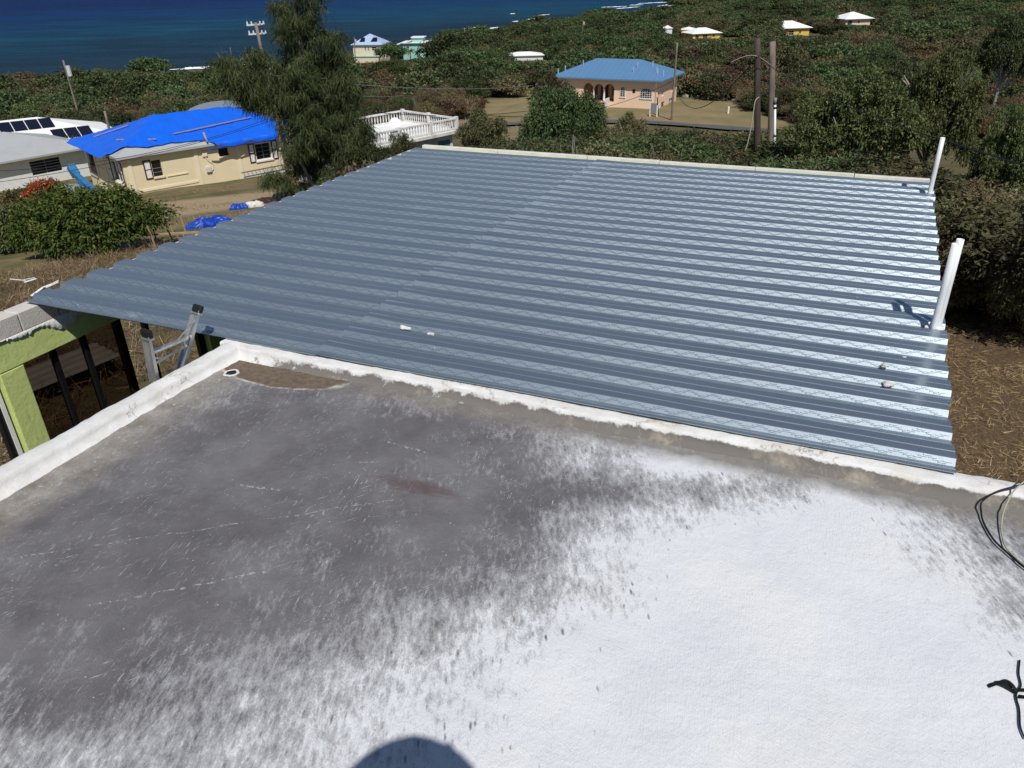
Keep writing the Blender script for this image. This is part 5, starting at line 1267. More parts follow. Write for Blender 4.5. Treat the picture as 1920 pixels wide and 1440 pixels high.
def crown_pts(lobes, n, rs_, fill=.55, low=-.35):
    w = np.array([l[3]*l[4] + l[3]*l[5] + l[4]*l[5] for l in lobes]); ids = rs_.choice(len(lobes), n, p=w/w.sum()); Lb = np.array(lobes)[ids]
    d = rs_.normal(0, 1, (n, 3)); d /= np.linalg.norm(d, axis=1, keepdims=True)
    d[:, 2] = np.where(d[:, 2] < low, -d[:, 2]*.6, d[:, 2]); d /= np.linalg.norm(d, axis=1, keepdims=True)
    q = fill + (1.04-fill)*rs_.power(2.6, (n, 1))
    return Lb[:, :3] + d*Lb[:, 3:6]*q, d
def cloud_mesh(name, lobes, n, k, ln, wd, droop, seed, mat, fill=.55, low=-.35, spread=.9, asp=None):
    if asp: lobes = [(a, b, c*asp, d, e, f*asp) for a, b, c, d, e, f in lobes]
    rs_ = np.random.RandomState(seed); c, o_ = crown_pts(lobes, n, rs_, fill, low)
    V_, Q_ = leaves(c, o_, k, ln, wd, droop, rs_, spread)
    if asp:                                                 # leaves keep their shape once the crown is scaled to its height
        V_[:, 2] /= np.percentile(V_[:, 2], 99.7); V_[:, :2] /= np.percentile(np.hypot(V_[:, 0], V_[:, 1]), 98)
    me_ = np_mesh(name, V_, Q_); cl = np.repeat(rs_.uniform(0, .6, n), k); fattr(me_, 'lv', np.clip(cl + rs_.uniform(0, .4, n*k), 0, 1)); me_.materials.append(mat); return me_
def rand_lobes(seed, n, r=1.0, h=1.0, base=.35):
    rr = random.Random(seed); out = [(0, 0, base + .42*h, .62*r, .62*r, .48*h)]
    for i in range(n):
        a = rr.uniform(0, 6.28); q = rr.uniform(.35, .72)*r; z = base + rr.uniform(.1, .75)*h; s_ = rr.uniform(.24, .42)
        out.append((math.cos(a)*q, math.sin(a)*q, z, s_*r*1.1, s_*r*1.1, s_*h*.85))
    return out
def clump_lobes(seed, n, h=1.0, base=.02, s0=.13, s1=.23, squash=.75, bite=.30):   # many small leaf clumps over an uneven crown
    rr = random.Random(seed); ph_ = [rr.uniform(0, 6.28) for _ in range(5)]; out = []
    for i in range(n):
        a = rr.uniform(0, 6.28); e = math.asin(rr.uniform(-.45, 1.0)); q = 1 - bite*(.5 + .5*math.sin(2*a + ph_[0] + 2.2*e)) - .18*math.sin(3*a + ph_[1] - e*3)**2
        q *= rr.choice((1, 1, 1, .72, .5)); s_ = rr.uniform(s0, s1)
        out.append((math.cos(a)*math.cos(e)*q*.84, math.sin(a)*math.cos(e)*q*.84, base + h*(.46 + .42*math.sin(e)*q), s_, s_, s_*h*squash*.8))
    return out
# prototypes for the scrub (never linked into the scene on their own)
def proto(name, me_): return bpy.data.objects.new(name, me_)
def nproto(nm, sd, nl, n, k, ln, wd, dr, mt, fill, asp, hh=1.0): return proto(nm, cloud_mesh(nm, clump_lobes(sd, nl, hh, .02, .16, .30), n, k, ln, wd, dr, sd, MT[mt], fill, -.6, .9, asp))
close_p = [nproto('scrub_close', sd, 30, 2700, 5, .058, .024, .15, m, .4, 1.5) for sd, m in ((1, 'leaf_dark'), (2, 'scrubleaf'), (3, 'scrubleaf'))] + [nproto('scrub_close', 4, 30, 1900, 5, .070, .020, .3, 'scrubleaf', .25, 1.7)]
near_p = [nproto('scrub_near', sd, 28, 1700, 4, .080, .036, .12, m, .45, 1.4) for sd, m in ((5, 'leaf_dark'), (6, 'scrubleaf'), (7, 'leaf'))] + [nproto('scrub_near', 8, 28, 1200, 4, .090, .028, .25, 'scrubleaf', .3, 1.6)]
far_p = [nproto('scrub_far', sd, 22, 1000, 3, .125, .066, .08, m, .55, 1.2) for sd, m in ((11, 'leaf_dark'), (12, 'scrubleaf'), (13, 'leaf'))] + [nproto('scrub_far', 14, 22, 800, 3, .14, .055, .15, 'scrubleaf', .35, 1.4)]
twig = MB(); rr = random.Random(4)
for i in range(16):
    a = rr.uniform(0, 6.28); l_ = rr.uniform(.6, 1.15); q = rr.uniform(.15, .55)
    twig.tube([(0, 0, -.1), (math.cos(a)*q*.5, math.sin(a)*q*.5, l_*.55), (math.cos(a)*q, math.sin(a)*q, l_)], [.009, .006, .0025], 4, False)
me_ = bpy.data.meshes.new('bare_twigs'); me_.from_pydata(twig.v, [], twig.f); me_.materials.append(MT['trunk_pale'])
twig_p = proto('bare_twigs', me_)

HOUSES = [(-23, 63, 12), (-38, 66, 10), (-44, 82, 13), (-36, 90, 4), (-7.5, 61, 6.5), (14, 124, 12.5), (8, 121, 9), (-35.5, 238, 9), (-24, 248, 7), (6, 224, 7.5), (72, 322, 5), (80, 318, 8), (118, 328, 9), (164, 388, 9), (172, 530, 14), (66, 348, 4)]
FARH = [(-35, 237, -.2, 9), (-24, 247, .4, 8), (8, 222, .9, 8), (72, 322, .0, 7), (82, 317, -.2, 10), (118, 329, .0, 11), (163, 389, .2, 12), (172, 532, 1.0, 18), (68, 346, .3, 5)]
def scatter(name, lab, pts, scl, rot, typ, brown, protos, kind='stuff', cat=None):
    me_ = bpy.data.meshes.new(name); me_.vertices.add(len(pts)); me_.vertices.foreach_set('co', np.ascontiguousarray(pts, np.float32).ravel()); me_.update()
    a = me_.attributes.new('scl', 'FLOAT_VECTOR', 'POINT'); a.data.foreach_set('vector', np.ascontiguousarray(scl, np.float32).ravel())
    a = me_.attributes.new('rot', 'FLOAT_VECTOR', 'POINT'); a.data.foreach_set('vector', np.ascontiguousarray(rot, np.float32).ravel())
    fattr(me_, 'typ', typ, 'POINT'); fattr(me_, 'brown', brown, 'POINT')
    o = link(name, me_, None); tag(o, lab, cat, None, kind)
    ng = bpy.data.node_groups.new(name, 'GeometryNodeTree'); ng.interface.new_socket('Geometry', in_out='INPUT', socket_type='NodeSocketGeometry'); ng.interface.new_socket('Geometry', in_out='OUTPUT', socket_type='NodeSocketGeometry')
    N = ng.nodes; Lk = ng.links; gi = N.new('NodeGroupInput'); go = N.new('NodeGroupOutput'); jn = N.new('GeometryNodeJoinGeometry')
    def at(nm, ty):
        q = N.new('GeometryNodeInputNamedAttribute'); q.data_type = ty; q.inputs['Name'].default_value = nm; return q.outputs['Attribute']
    for i, p in enumerate(protos):
        ip = N.new('GeometryNodeInstanceOnPoints'); oi = N.new('GeometryNodeObjectInfo'); oi.inputs['Object'].default_value = p
        cm = N.new('FunctionNodeCompare'); cm.data_type = 'FLOAT'; cm.operation = 'EQUAL'; cm.inputs['Epsilon'].default_value = .1
        Lk.new(at('typ', 'FLOAT'), cm.inputs[0]); cm.inputs[1].default_value = float(i)
        Lk.new(gi.outputs[0], ip.inputs['Points']); Lk.new(cm.outputs[0], ip.inputs['Selection']); Lk.new(oi.outputs['Geometry'], ip.inputs['Instance'])
        Lk.new(at('rot', 'FLOAT_VECTOR'), ip.inputs['Rotation']); Lk.new(at('scl', 'FLOAT_VECTOR'), ip.inputs['Scale']); Lk.new(ip.outputs[0], jn.inputs[0])
    Lk.new(jn.outputs[0], go.inputs[0])
    md = o.modifiers.new('scatter', 'NODES'); md.node_group = ng; return o
rs = np.random.RandomState(5)
def fill_points(r0_, r1_, spacing, amin=-46, amax=46):
    n = int(np.radians(amax-amin)/2*(r1_**2-r0_**2)/spacing**2)
    r = np.sqrt(rs.uniform(r0_**2, r1_**2, n)); a = np.radians(rs.uniform(amin, amax, n)); return r*np.sin(a), r*np.cos(a)
def scrub_ok(x, y):
    r = np.hypot(x, y); az = np.degrees(np.arctan2(x, y))
    ok = ~field_mask(x, y) & (road_dist(x, y) > 3.2) & ~(yard_mask(x, y))
    for hx, hy, hr in HOUSES: ok &= np.hypot(x-hx, y-hy) > hr
    sr_ = np.interp(az, SH_A, SH_R); ok &= (r < sr_ - 6) | ((r > 765) & (az > 10.8))
    ok &= T(x, y) > SEA + .4
    ok &= ~((az > -26) & (az < -14.5) & (r > 262))
    ok &= ~((az > 24) & (r < 15.8 + (vnoise(x, y, 2, 3)-.5)*2)) & (r > 13)
    return ok
def ceil_h(x, y, h):                                        # keep views open that are open in the photograph
    r = np.hypot(x, y); az = np.degrees(np.arctan2(x, y)); g = ZC - T(x, y)
    dep = np.interp(az, [-12, -10, -3.2, -2.8, 0, 3, 8, 12, 15, 18, 20, 24, 30, 40], [11.2, 11.8, 11.8, 11.6, 11.4, 10.6, 10.2, 10.1, 10.2, 9.8, 9.6, 10.6, 12.0, 12.5])
    lim = g - r*np.tan(np.radians(dep)); h = np.where((r < 101) & (az > -12), np.minimum(h, lim), h)
    h = np.where((az < -4) & (r > 200), np.minimum(h, 4.6 - 3.7*smooth(r, 195, 262)), h)
    for hx, hy, hh, hw in FARH:                             # sight lines to the far houses
        rh = math.hypot(hx, hy); ah = math.degrees(math.atan2(hx, hy)); da = math.degrees(hw/rh)
        zl_ = ZC + (T1(hx, hy) + hh - ZC)*r/rh
        h = np.where((np.abs(az-ah) < da) & (r < rh) & (r > rh-120), np.minimum(h, np.maximum(zl_ - T(x, y), .5)), h)
    return h
allx = []
def batch(r0_, r1_, sp, hmin, hmax, rad_k, far):
    x, y = fill_points(r0_, r1_, sp); ok = scrub_ok(x, y); x, y = x[ok], y[ok]
    h = hmin + (hmax-hmin)*rs.beta(1.6, 2.6, len(x)); h *= .75 + .5*vnoise(x, y, 14, 7)
    h = ceil_h(x, y, h); ok = h > .55; x, y, h = x[ok], y[ok], h[ok]
    r = np.hypot(x, y); az = np.degrees(np.arctan2(x, y))
    w = np.clip(h, 1.4, 9)*rad_k*rs.uniform(.75, 1.35, len(x))
    br = vnoise(x, y, 26, 4)*.85 + vnoise(x, y, 8, 5)*.45 - .22 + .28*smooth(az, 4, 20)*smooth(r, 110, 160)*(1-smooth(r, 380, 520)) + rs.normal(0, .16, len(x))
    br += -.25*smooth(r, 420, 560); edge_ = (az > 24) & (r < 27); br = np.where(edge_, br + rs.uniform(-.35, .40, len(x)), br)
    big = (rs.uniform(0, 1, len(x)) < (.15 if far else .06)) & (h > hmin*.9) & (np.abs(az) < 60)
    w = np.where(big, w*1.7, w); h = np.where(big, ceil_h(x, y, h*1.5), h); br = np.where(big, br - .6, br)
    typ = np.where(br > .45, rs.choice([1, 2, 3], len(x)), rs.choice([0, 0, 1, 2, 3], len(x))); typ = np.where(big, 0, typ); typ = np.where(edge_, rs.choice([1, 2, 3, 3], len(x)), typ)
    rot = np.stack([rs.normal(0, .08, len(x)), rs.normal(0, .08, len(x)), rs.uniform(0, 6.28, len(x))], 1)
    return np.stack([x, y, T(x, y) - .12], 1), np.stack([w, w*rs.uniform(.85, 1.15, len(x)), h], 1), rot, typ, np.clip(br, 0, 1)
def cat_(bs): return [np.concatenate([b[i] for b in bs]) for i in range(5)]
cb = batch(13, 42, 1.15, 1.0, 3.2, .62, 0); nb = batch(40, 130, 1.95, 1.2, 3.8, .66, 0)
scatter('close_scrub', 'tangled green and brown scrub just beyond the deck', *cb, close_p, cat='scrub')
scatter('scrub', 'mixed green and brown scrub filling the near slope', *nb, near_p, cat='scrub')
fb = cat_([batch(126, 260, 2.7, 1.6, 4.6, .72, 1), batch(250, 460, 3.5, 2.0, 5.0, .78, 1), batch(440, 1500, 6.6, 3.0, 6.4, 1.0, 1)])
scatter('hillside_scrub', 'far mass of dry brown and green scrub down to the shore', *fb, far_p, cat='scrub')
x, y = fill_points(18, 120, 6.5); ok = scrub_ok(x, y); x, y = x[ok], y[ok]; h = ceil_h(x, y, rs.uniform(1.2, 2.8, len(x))); ok = h > .8; x, y, h = x[ok], y[ok], h[ok]
z0_ = np.zeros(len(x)); scatter('bare_twigs', 'bare grey twigs standing in the scrub', np.stack([x, y, T(x, y)], 1), np.stack([h*.9, h*.9, h*1.05], 1), np.stack([z0_, z0_, rs.uniform(0, 6.28, len(x))], 1), z0_, z0_, [twig_p], cat='twigs')

# single trees
def trunk_mesh(name, h, rad, seed, spread=.6, nb_=6, mat='trunk'):
    rr = random.Random(seed); mb = MB()
    lean = (rr.uniform(-.12, .12)*h, rr.uniform(-.12, .12)*h)
    mb.tube([(0, 0, -.4), (lean[0]*.3, lean[1]*.3, h*.3), (lean[0], lean[1], h*.6)], [rad*1.25, rad, rad*.6], 8)
    for i in range(nb_):
        a = rr.uniform(0, 6.28); z = h*rr.uniform(.28, .6); q = spread*rr.uniform(.6, 1.0); k = z/(h*.6)
        p0 = (lean[0]*k, lean[1]*k, z); p1 = (p0[0]+math.cos(a)*q*.5, p0[1]+math.sin(a)*q*.5, z+h*.14); p2 = (p0[0]+math.cos(a)*q, p0[1]+math.sin(a)*q, z+h*rr.uniform(.2, .38))
        mb.tube([p0, p1, p2], [rad*.5, rad*.32, rad*.10], 6, False)
    me_ = bpy.data.meshes.new(name); me_.from_pydata(mb.v, [], mb.f); me_.materials.append(MT[mat]); me_.polygons.foreach_set('use_smooth', [True]*len(me_.polygons)); return me_
def tree_at(name, lab, px, r_, top_py, half_px, crown_me, trunk_me, group=None, brown=0.0, hmin=1.2, base_py=None, cat='tree'):
    bpy_ = base_py or top_py + 40; x, y = at_r(px, bpy_, r_); z = T1(x, y); h = max(hmin, top_of(px, top_py, (x, y, z)))
    d = float(np.array((x, y, z + h*.6 - ZC)) @ Fv); hw = half_px*d/FPX
    root = thing(name, lab, cat, (x, y, z), rnd.uniform(0, 6.28), group)
    o = bpy.data.objects.new('trunk', trunk_me); COL.objects.link(o); o.parent = root; o.scale = (hw, hw, h)
    o = bpy.data.objects.new('crown', crown_me); COL.objects.link(o); o.parent = root; o.scale = (hw, hw, h); o['brown'] = brown
    return root
unit_trunk = [trunk_mesh('trunk', 1.0, .045, s, .75, 14, 'trunk_pale') for s in (1, 2)]
mid_crown = [cloud_mesh('crown', clump_lobes(40+s, 46, .80, .16, .13, .24), 3600, 5, .062, .026, .18, s, MT[m], .5, -.5, .9, 1.7) for s, m in ((1, 'leaf_dark'), (2, 'leaf'), (3, 'leaf_dark'), (4, 'scrubleaf'))]
far_crown = [cloud_mesh('crown', clump_lobes(60+s, 26, .84, .12, .16, .28), 800, 4, .15, .075, .1, s, MT[m], .55, -.4, .9, 1.5) for s, m in ((1, 'leaf_dark'), (2, 'leaf'), (3, 'scrubleaf'))]
# hero trees
hero_mango = cloud_mesh('crown', clump_lobes(71, 80, .86, .10, .12, .20, .8, .18), 6500, 5, .070, .022, .35, 71, MT['leaf_dark'], .6, -.6, .9, 1.7)
hero_open = cloud_mesh('crown', clump_lobes(72, 90, .88, .08, .09, .17), 7600, 6, .046, .021, .12, 72, MT['leaf'], .5, -.7, .9, 1.75)
hero_open2 = cloud_mesh('crown', clump_lobes(73, 80, .90, .06, .09, .17, .75, .42), 6600, 6, .046, .021, .12, 73, MT['leaf'], .45, -.7, .9, 1.75)
tree_at('broadleaf_tree', 'dense dark green rounded tree beyond the middle of the deck', 1058, 50, 168, 82, hero_mango, unit_trunk[0], base_py=280)
tree_at('broadleaf_tree', 'olive tree standing before the left corner of the peach house', 1036, 92, 138, 42, mid_crown[3], unit_trunk[1], brown=.15, base_py=210)
tree_at('broadleaf_tree', 'big spreading green tree right of the bare pole pair', 1590, 33, 132, 112, hero_open, unit_trunk[0], base_py=300)
tree_at('broadleaf_tree', 'taller loose green tree behind the far white pipe', 1735, 37, 92, 92, hero_open2, unit_trunk[1], base_py=300, brown=.08)
tree_at('broadleaf_tree', 'dark green tree at the right edge above the cable', 1885, 30, 205, 74, hero_open2, unit_trunk[0], base_py=320)
tree_at('broadleaf_tree', 'low loose olive bush just right of the deck, behind the pipe pair', 1860, 19.5, 430, 62, mid_crown[3], unit_trunk[1], base_py=560, brown=.35)
tree_at('broadleaf_tree', 'reddish brown dry shrub behind the far right deck corner', 1800, 21.5, 335, 58, mid_crown[3], unit_trunk[0], base_py=480, brown=.75)
tree_at('broadleaf_tree', 'dark bush tree at the right edge beside the cleared ground', 1945, 18.5, 420, 60, mid_crown[2], unit_trunk[1], base_py=600, brown=.15)
tree_at('broadleaf_tree', 'feathery olive tree right of the terrace house', 905, 57, 205, 52, mid_crown[3], unit_trunk[0], base_py=270)
tree_at('broadleaf_tree', 'bright green bush at the far left deck corner', 752, 40, 250, 30, mid_crown[1], unit_trunk[1], base_py=300)
tree_at('broadleaf_tree', 'dark low bush between the terrace house and the feathery tree', 700, 38, 268, 60, mid_crown[2], unit_trunk[1], base_py=310)
tree_at('broadleaf_tree', 'sparse shrub with bare stems before the asphalt road', 1180, 62, 212, 38, mid_crown[3], unit_trunk[0], base_py=280, brown=.25)
for px, r_, ty, hp, m, br, lab in ((910, 188, 92, 36, 0, 0, 'dark round tree right of the lone pole in the wood'), (736, 228, 80, 30, 0, 0, 'dark round tree between the shore house and the turquoise house'),
                                  (735, 165, 112, 58, 0, 0, 'wide dark tree clump below the turquoise house'), (290, 285, 106, 42, 0, 0, 'tall dark tree breaking the shoreline left of the surf'),
                                  (845, 150, 140, 48, 0, .05, 'dark green thicket below the lone pole'), (1420, 185, 88, 40, 1, 0, 'green tree just behind the tops of the bare poles'),
                                  (1890, 120, 28, 60, 0, 0, 'dark tree high at the right edge'), (1650, 150, 88, 48, 0, .1, 'dark tree on the brown hillside right of the yellow house'),
                                  (1340, 160, 105, 40, 1, .1, 'green shrub tree above the roof of the peach house'), (1790, 95, 120, 50, 1, .2, 'olive tree on the brown slope behind the tall loose tree'),
                                  (1560, 70, 190, 60, 0, .1, 'dark thicket behind the spreading green tree'), (820, 262, 78, 24, 1, 0, 'pale green tree right of the turquoise house')):
    tree_at('broadleaf_tree', lab, px, r_, ty, hp, (mid_crown if r_ < 200 else far_crown)[m], unit_trunk[m % 2], brown=br, base_py=ty+60)
ONES = ['first', 'second', 'third', 'fourth', 'fifth', 'sixth', 'seventh', 'eighth', 'ninth', 'tenth', 'eleventh', 'twelfth', 'thirteenth', 'fourteenth', 'fifteenth', 'sixteenth', 'seventeenth', 'eighteenth', 'nineteenth', 'twentieth']
TENS = {2: ('twenty-', 'twentieth'), 3: ('thirty-', 'thirtieth')}
def nth(k):
    if k < 20: return ONES[k]
    q, m = divmod(k+1, 10); return TENS[q][1] if m == 0 else TENS[q][0] + ONES[m-1]
rr = random.Random(77)
for k in range(34):                                         # ragged tree line along the bay
    px = 800 + k*13.5 + rr.uniform(-4, 4); f_ = (px-800)/450; r_ = 300 + 290*f_**1.1 + rr.uniform(-25, 15); ty = 92 - 72*f_ + rr.uniform(-6, 9)
    tree_at('coastal_tree', nth(k) + ' tree from the left in the ragged line along the bay', px, r_, ty, rr.uniform(10, 17), rr.choice(far_crown[:2]), unit_trunk[k % 2], 'tree line along the bay', 0, 3.0, base_py=ty+25)
for k in range(14):
    px = 2 + k*23 + rr.uniform(-8, 8); r_ = rr.uniform(255, 318); ty = 150 + rr.uniform(-16, 12) - (6 if k > 12 else 0)
    tree_at('coastal_tree', nth(k) + ' tree from the left on the shore behind the left houses', px, r_, ty, rr.uniform(22, 38), rr.choice(far_crown), unit_trunk[k % 2], 'trees on the shore behind the left houses', rr.choice((0, .1, .4)), 3.0, base_py=ty+30)
# coconut palms
def palm_mesh(seed):
    rr = random.Random(seed); V_ = []; F_ = []
    for i in range(16):
        a = i*2.4 + rr.uniform(-.2, .2); el = rr.uniform(-.2, 1.1); L = rr.uniform(.8, 1.1); prev = None
        for k in range(7):
            t_ = k/6; rad = L*t_*math.cos(el*(1-t_*.6)); z = L*(t_*math.sin(el) - .75*t_*t_); w_ = .16*math.sin(math.pi*min(1, t_*.9+.12))
            c = Vector((math.cos(a)*rad, math.sin(a)*rad, z)); s_ = Vector((-math.sin(a), math.cos(a), 0))*w_
            V_ += [tuple(c-s_-Vector((0, 0, w_*.7))), tuple(c), tuple(c+s_-Vector((0, 0, w_*.7)))]
            if k:
                b = len(V_)-6; F_ += [(b, b+1, b+4, b+3), (b+1, b+2, b+5, b+4)]
    me_ = bpy.data.meshes.new('fronds'); me_.from_pydata(V_, [], F_); fattr(me_, 'lv', np.random.RandomState(seed).uniform(.2, .9, len(F_))); me_.materials.append(MT['leaf']); return me_
pm_ = [palm_mesh(1), palm_mesh(2)]
for k, (px, ty, r_, lab) in enumerate(((1161, 27, 400, 'tallest coconut palm above the peach house, left of two'), (1180, 34, 400, 'coconut palm close right of the tallest one'), (1272, 25, 430, 'coconut palm by the bay left of the yellow house'),
                                  (1306, 38, 380, 'coconut palm behind the orange house'), (812, 82, 258, 'short palm right of the turquoise house'), (770, 100, 240, 'small palm in front of the turquoise house'), (787, 98, 240, 'small palm right of the one before the turquoise house'))):
    x, y = at_r(px, ty+25, r_); z = T1(x, y); h = max(3, top_of(px, ty+2, (x, y, z))); root = thing('coconut_palm', lab, 'palm', (x, y, z), k*1.1, 'coconut palms')
    s_ = 2.6 if r_ > 300 else 1.9
    MB().tube([(0, 0, -.5), (.15, .1, h*.5), (.1, .3, h-s_*.2)], [.2, .15, .12], 6).build('trunk', MT['trunk'], root)
    o = bpy.data.objects.new('fronds', pm_[k % 2]); COL.objects.link(o); o.parent = root; o.location = (.1, .3, h-s_*.25); o.scale = (s_, s_, s_)

# leafy bush in the left yard
bx, by, bz = gpt(165, 455, 31)
bush = thing('leafy_bush', 'broad leafy green bush with yellowing leaves in the left yard', 'bush', (bx, by, bz))
lob = [(0, 0, 1.15, 1.5, 1.2, .95), (-1.3, .1, 1.0, 1.0, .9, .8), (1.2, -.2, 1.2, 1.1, .9, .8), (2.1, .1, 1.25, .8, .6, .5), (.3, -.5, 1.7, 1.0, .8, .6), (-.7, .3, 1.7, .9, .8, .55), (-1.9, .0, .8, .6, .6, .55), (1.0, .5, 1.75, .9, .7, .45), (2.75, .2, 1.35, .45, .3, .22), (.2, -1.0, .8, 1.3, .6, .6)]
link('crown', cloud_mesh('crown', lob, 2600, 7, .20, .065, .35, 91, MT['leaf_yellow'], .6, -.7), None, bush)
me_ = trunk_mesh('trunk', 2.2, .09, 5, 1.4, 10); link('trunk', me_, None, bush)
bx, by, bz = gpt(22, 400, 36); b2 = thing('leafy_bush', 'darker leafy bush at the left edge of the yard', 'bush', (bx, by, bz))
link('crown', cloud_mesh('crown', [(0, 0, .9, 1.2, 1.0, .8), (.9, 0, .9, .8, .7, .6), (-1, .2, .8, .9, .8, .7)], 1100, 6, .2, .075, .3, 92, MT['leaf'], .6, -.7), None, b2); link('trunk', trunk_mesh('trunk', 1.6, .07, 6, .9, 8), None, b2)
bx, by, bz = gpt(70, 345, 55); b3 = thing('bougainvillea', 'red flowering bush in front of the white house at left', 'bush', (bx, by, bz))
link('crown', cloud_mesh('crown', [(0, 0, 1.1, 1.0, .9, .8), (-1.6, 0, .8, .9, .8, .7), (.7, 0, 1.6, .7, .6, .5)], 700, 5, .2, .08, .1, 93, MT['leaf_dark'], .5, -.6), None, b3)
link('red_flowers', cloud_mesh('red_flowers', [(.45, -.3, 1.75, .75, .6, .45), (-.2, -.4, 1.3, .6, .5, .4), (-1.8, -.2, .9, .5, .4, .4)], 330, 4, .15, .10, 0, 94, MT['redleaf'], .6, -.3), None, b3)
link('trunk', trunk_mesh('trunk', 1.8, .05, 7, 1.0, 12), None, b3)
bx, by, bz = gpt(85, 385, 44); b4 = thing('broad_leaf_plant', 'low broad leaved plants under the grey tank', 'plant', (bx, by, bz))
link('leaves', cloud_mesh('leaves', [(0, 0, .5, 1.4, .8, .5), (1.4, 0, .5, 1.0, .7, .45), (-1.2, .2, .5, 1.0, .7, .45)], 420, 4, .45, .17, .3, 95, MT['leaf_yellow'], .4, -.4), None, b4)
bx, by, bz = gpt(245, 245, 84); b5 = thing('leafy_bush', 'dark bush between the solar house and the tarp roof', 'bush', (bx-5.5, by, bz))
link('crown', cloud_mesh('crown', [(0, 0, 1.6, 2.2, 1.4, 1.0), (-2.5, -.5, 1.5, 1.8, 1.2, .9), (2, 0, 1.3, 1.5, 1.2, .9)], 900, 5, .25, .11, .1, 96, MT['leaf_dark'], .6, -.6), None, b5)

# casuarina: drooping needle sprays on up-swept limbs
cx, cy, cz_ = gpt(600, 355, 40)
cas = thing('casuarina_tree', 'tall feathery casuarina with drooping needle sprays at the left deck edge', 'tree', (cx, cy, cz_))
rr = random.Random(8); rs2 = np.random.RandomState(8); tm = MB(); HT = 11.2
def trunk_c(z): return Vector((-.25 + .055*z + .25*math.sin(z*.5), .1*math.sin(z*.7), z))
tm.tube([trunk_c(z) for z in np.linspace(-.5, HT-.5, 16)], [.30*(1-i/17)**.8 + .02 for i in range(16)], 10)
# the pale leaning second stem
def stem2(z): return Vector((.2 - .36*z, -.6, z))
tm2 = MB(); tm2.tube([stem2(z) for z in np.linspace(-.4, 7.2, 10)], [.11 - .009*i for i in range(10)], 8)
sprC = []; sprO = []
def limb(p0, a, L, rise, rad):
    pts = []
    for k in range(7):
        t_ = k/6; pts.append(p0 + Vector((math.cos(a)*L*t_, math.sin(a)*L*t_, rise*L*(t_*1.2 - .75*t_*t_))))
    tm.tube(pts, [rad*(1-i/7)+.008 for i in range(7)], 5, False)
    for k in range(max(2, int(3.8*L))):                     # tufts along the limb, gaps between them
        t_ = rr.uniform(.25, 1.02); i = min(5, int(t_*6)); q = pts[i].lerp(pts[i+1], min(1, t_*6-i))
        q = q + Vector((rr.gauss(0, .16), rr.gauss(0, .16), rr.gauss(0, .10))); s_ = rr.uniform(.12, .25)
        for m_ in range(15):
            c_ = q + Vector((rr.gauss(0, s_), rr.gauss(0, s_), rr.gauss(0, s_*.6) - .05)); sprC.append(tuple(c_)); sprO.append((math.cos(a)*.35 + rr.gauss(0, .3), math.sin(a)*.35 + rr.gauss(0, .3), .35))
PLUMES = [((.1, 0, 2.5), (.75, 0, 11.0), 1.25), ((-.5, .5, 4.0), (-.75, .6, 9.4), 1.05), ((-1.5, -.3, 4.3), (-2.1, -.4, 7.4), 1.05), ((-2.7, .2, 4.8), (-3.8, .3, 7.0), .75), ((1.0, .4, 3.0), (1.55, .5, 8.0), 1.15),
          ((1.5, -.4, 2.4), (2.1, -.5, 6.2), 1.0), ((1.9, .3, 1.2), (2.6, .4, 3.9), .9), ((2.8, -.2, .3), (4.3, -.2, 1.9), 1.0), ((-.6, .3, 1.5), (-.9, .3, 4.2), 1.1), ((-.6, -.9, .4), (-2.2, -1.2, 1.9), .6),
          ((.9, -.8, .4), (2.0, -1.1, 3.6), 1.1), ((0, -1.0, 2.6), (.1, -1.4, 6.8), 1.2), ((.3, 1.2, 2.0), (.6, 1.6, 7.2), 1.2), ((1.5, .8, .3), (2.4, 1.0, 2.2), .9), ((-.2, .2, .3), (-.3, .2, 3.2), 1.0), ((-2.2, -.8, 5.2), (-3.2, -1.1, 7.0), .7)]
for p0, p1, wd_ in PLUMES:
    p0, p1 = Vector(p0), Vector(p1); Lp = (p1-p0).length; tb_ = trunk_c(max(.2, p0.z - .35*abs(p0.x)))
    tm.tube([tb_, p0, p0.lerp(p1, .5), p1], [.09, .07, .04, .012], 6, False)
    for i in range(int(7.8*Lp)):
        t_ = i/(7.8*Lp); c_ = p0.lerp(p1, t_); a = i*2.399 + rr.uniform(-.5, .5)
        limb(c_, a, wd_*(1.05 - .75*t_**1.5)*rr.uniform(.6, 1.1), rr.uniform(.15, .7), .018)
sprC = np.array(sprC); sprO = np.array(sprO)
V_, Q_ = leaves(sprC, sprO, 7, .38, .026, .80, rs2, .7, .20)
me_ = np_mesh('needle_sprays', V_, Q_); cl = np.repeat(np.repeat(rs2.uniform(0, .6, len(sprC)//15), 15), 7); fattr(me_, 'lv', np.clip(cl + rs2.uniform(0, .4, len(Q_)), 0, 1)); me_.materials.append(MT['needle'])
print('casuarina faces', len(Q_))
tm.build('trunk', MT['trunk'], cas, True); tm2.build('side_stem', MT['trunk'], cas, True); link('needle_sprays', me_, None, cas)

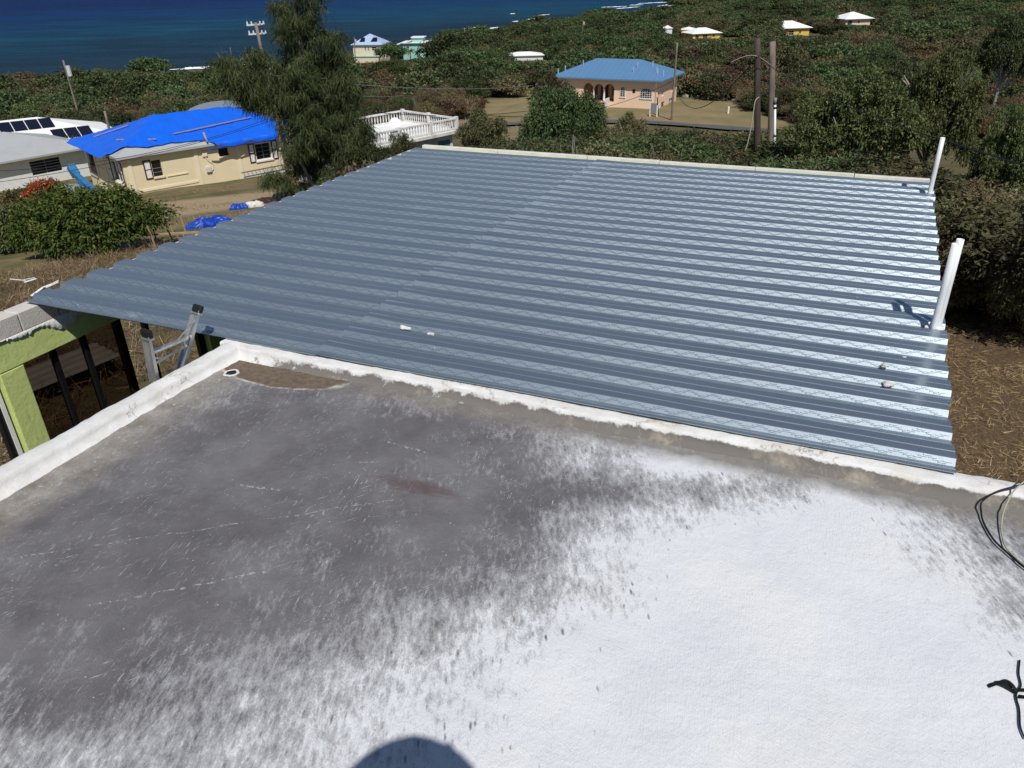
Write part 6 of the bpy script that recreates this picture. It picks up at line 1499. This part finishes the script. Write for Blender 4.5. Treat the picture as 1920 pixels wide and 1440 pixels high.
# dry litter: straw on the cleared ground at right, dead brush at left
def litter(name, lab, n, gen, ln, wd, mat, lift=.02, up=.25, seed=1, cat=None):
    rs_ = np.random.RandomState(seed); x, y = gen(rs_, n); z = T(x, y) + lift*rs_.uniform(0, 1, len(x)); m = len(x)
    a = rs_.uniform(0, 6.28, m); e = np.abs(rs_.normal(0, up, m)); L = ln*rs_.uniform(.4, 1.4, m)
    d = np.stack([np.cos(a)*np.cos(e), np.sin(a)*np.cos(e), np.sin(e)], 1); s_ = np.stack([-np.sin(a), np.cos(a), rs_.normal(0, .5, m)], 1)
    w_ = wd*rs_.uniform(.6, 1.3, m)[:, None]; C = np.stack([x, y, z], 1); D = d*L[:, None]
    V_ = np.stack([C-s_*w_, C+s_*w_, C+D+s_*w_*.4, C+D-s_*w_*.4], 1).reshape(-1, 3)
    me_ = np_mesh(name, V_, np.arange(m*4).reshape(-1, 4)); fattr(me_, 'lv', rs_.uniform(0, 1, m)); me_.materials.append(MT[mat]); o = link(name, me_, None); return tag(o, lab, cat, None, 'stuff')
def right_ground(rs_, n):
    u = rs_.uniform(7.95, 14, n); v = rs_.uniform(-1.5, 12.5, n); x = HO[0]+Eu[0]*u+Ev[0]*v; y = HO[1]+Eu[1]*u+Ev[1]*v
    k = vnoise(x, y, .7, 6)*.6 + vnoise(x, y, .22, 7)*.4; ok = rs_.uniform(.12, .8, n) < k; return x[ok], y[ok]
litter('dry_straw', 'cut dry straw strewn over the cleared ground at right', 52000, right_ground, .11, .0026, 'straw', .06, .22, 3, 'straw')
def left_ground(rs_, n):
    a = np.radians(rs_.uniform(-44, -16, n)); r = np.sqrt(rs_.uniform(8**2, 29**2, n)); x, y = r*np.sin(a), r*np.cos(a); u = (x-HO[0])*Eu[0] + (y-HO[1])*Eu[1]
    ok = (u < -.3) & (vnoise(x, y, 1.4, 4) > rs_.uniform(.1, .6, n)); return x[ok], y[ok]
litter('dead_brush', 'tangled dead brush and dry grass beyond the left deck edge', 34000, left_ground, .28, .006, 'drybrush', .18, .55, 4, 'brush')
def yard_ground(rs_, n):
    a = np.radians(rs_.uniform(-40, -11, n)); r = np.sqrt(rs_.uniform(28**2, 62**2, n)); x, y = r*np.sin(a), r*np.cos(a)
    ok = vnoise(x, y, 3.0, 8) > rs_.uniform(.35, .75, n); return x[ok], y[ok]
litter('yard_grass', 'thin dry grass over the left yard', 30000, yard_ground, .16, .010, 'straw', .02, .7, 5, 'grass')
def court_ground(rs_, n):
    u = rs_.uniform(.15, 2.35, n); v = rs_.uniform(-3.5, 7, n); return HO[0]+Eu[0]*u+Ev[0]*v, HO[1]+Eu[1]*u+Ev[1]*v
litter('court_straw', 'dry leaves and straw in the gap beside the ladder', 6000, court_ground, .10, .0035, 'drybrush', .05, .3, 6, 'straw')
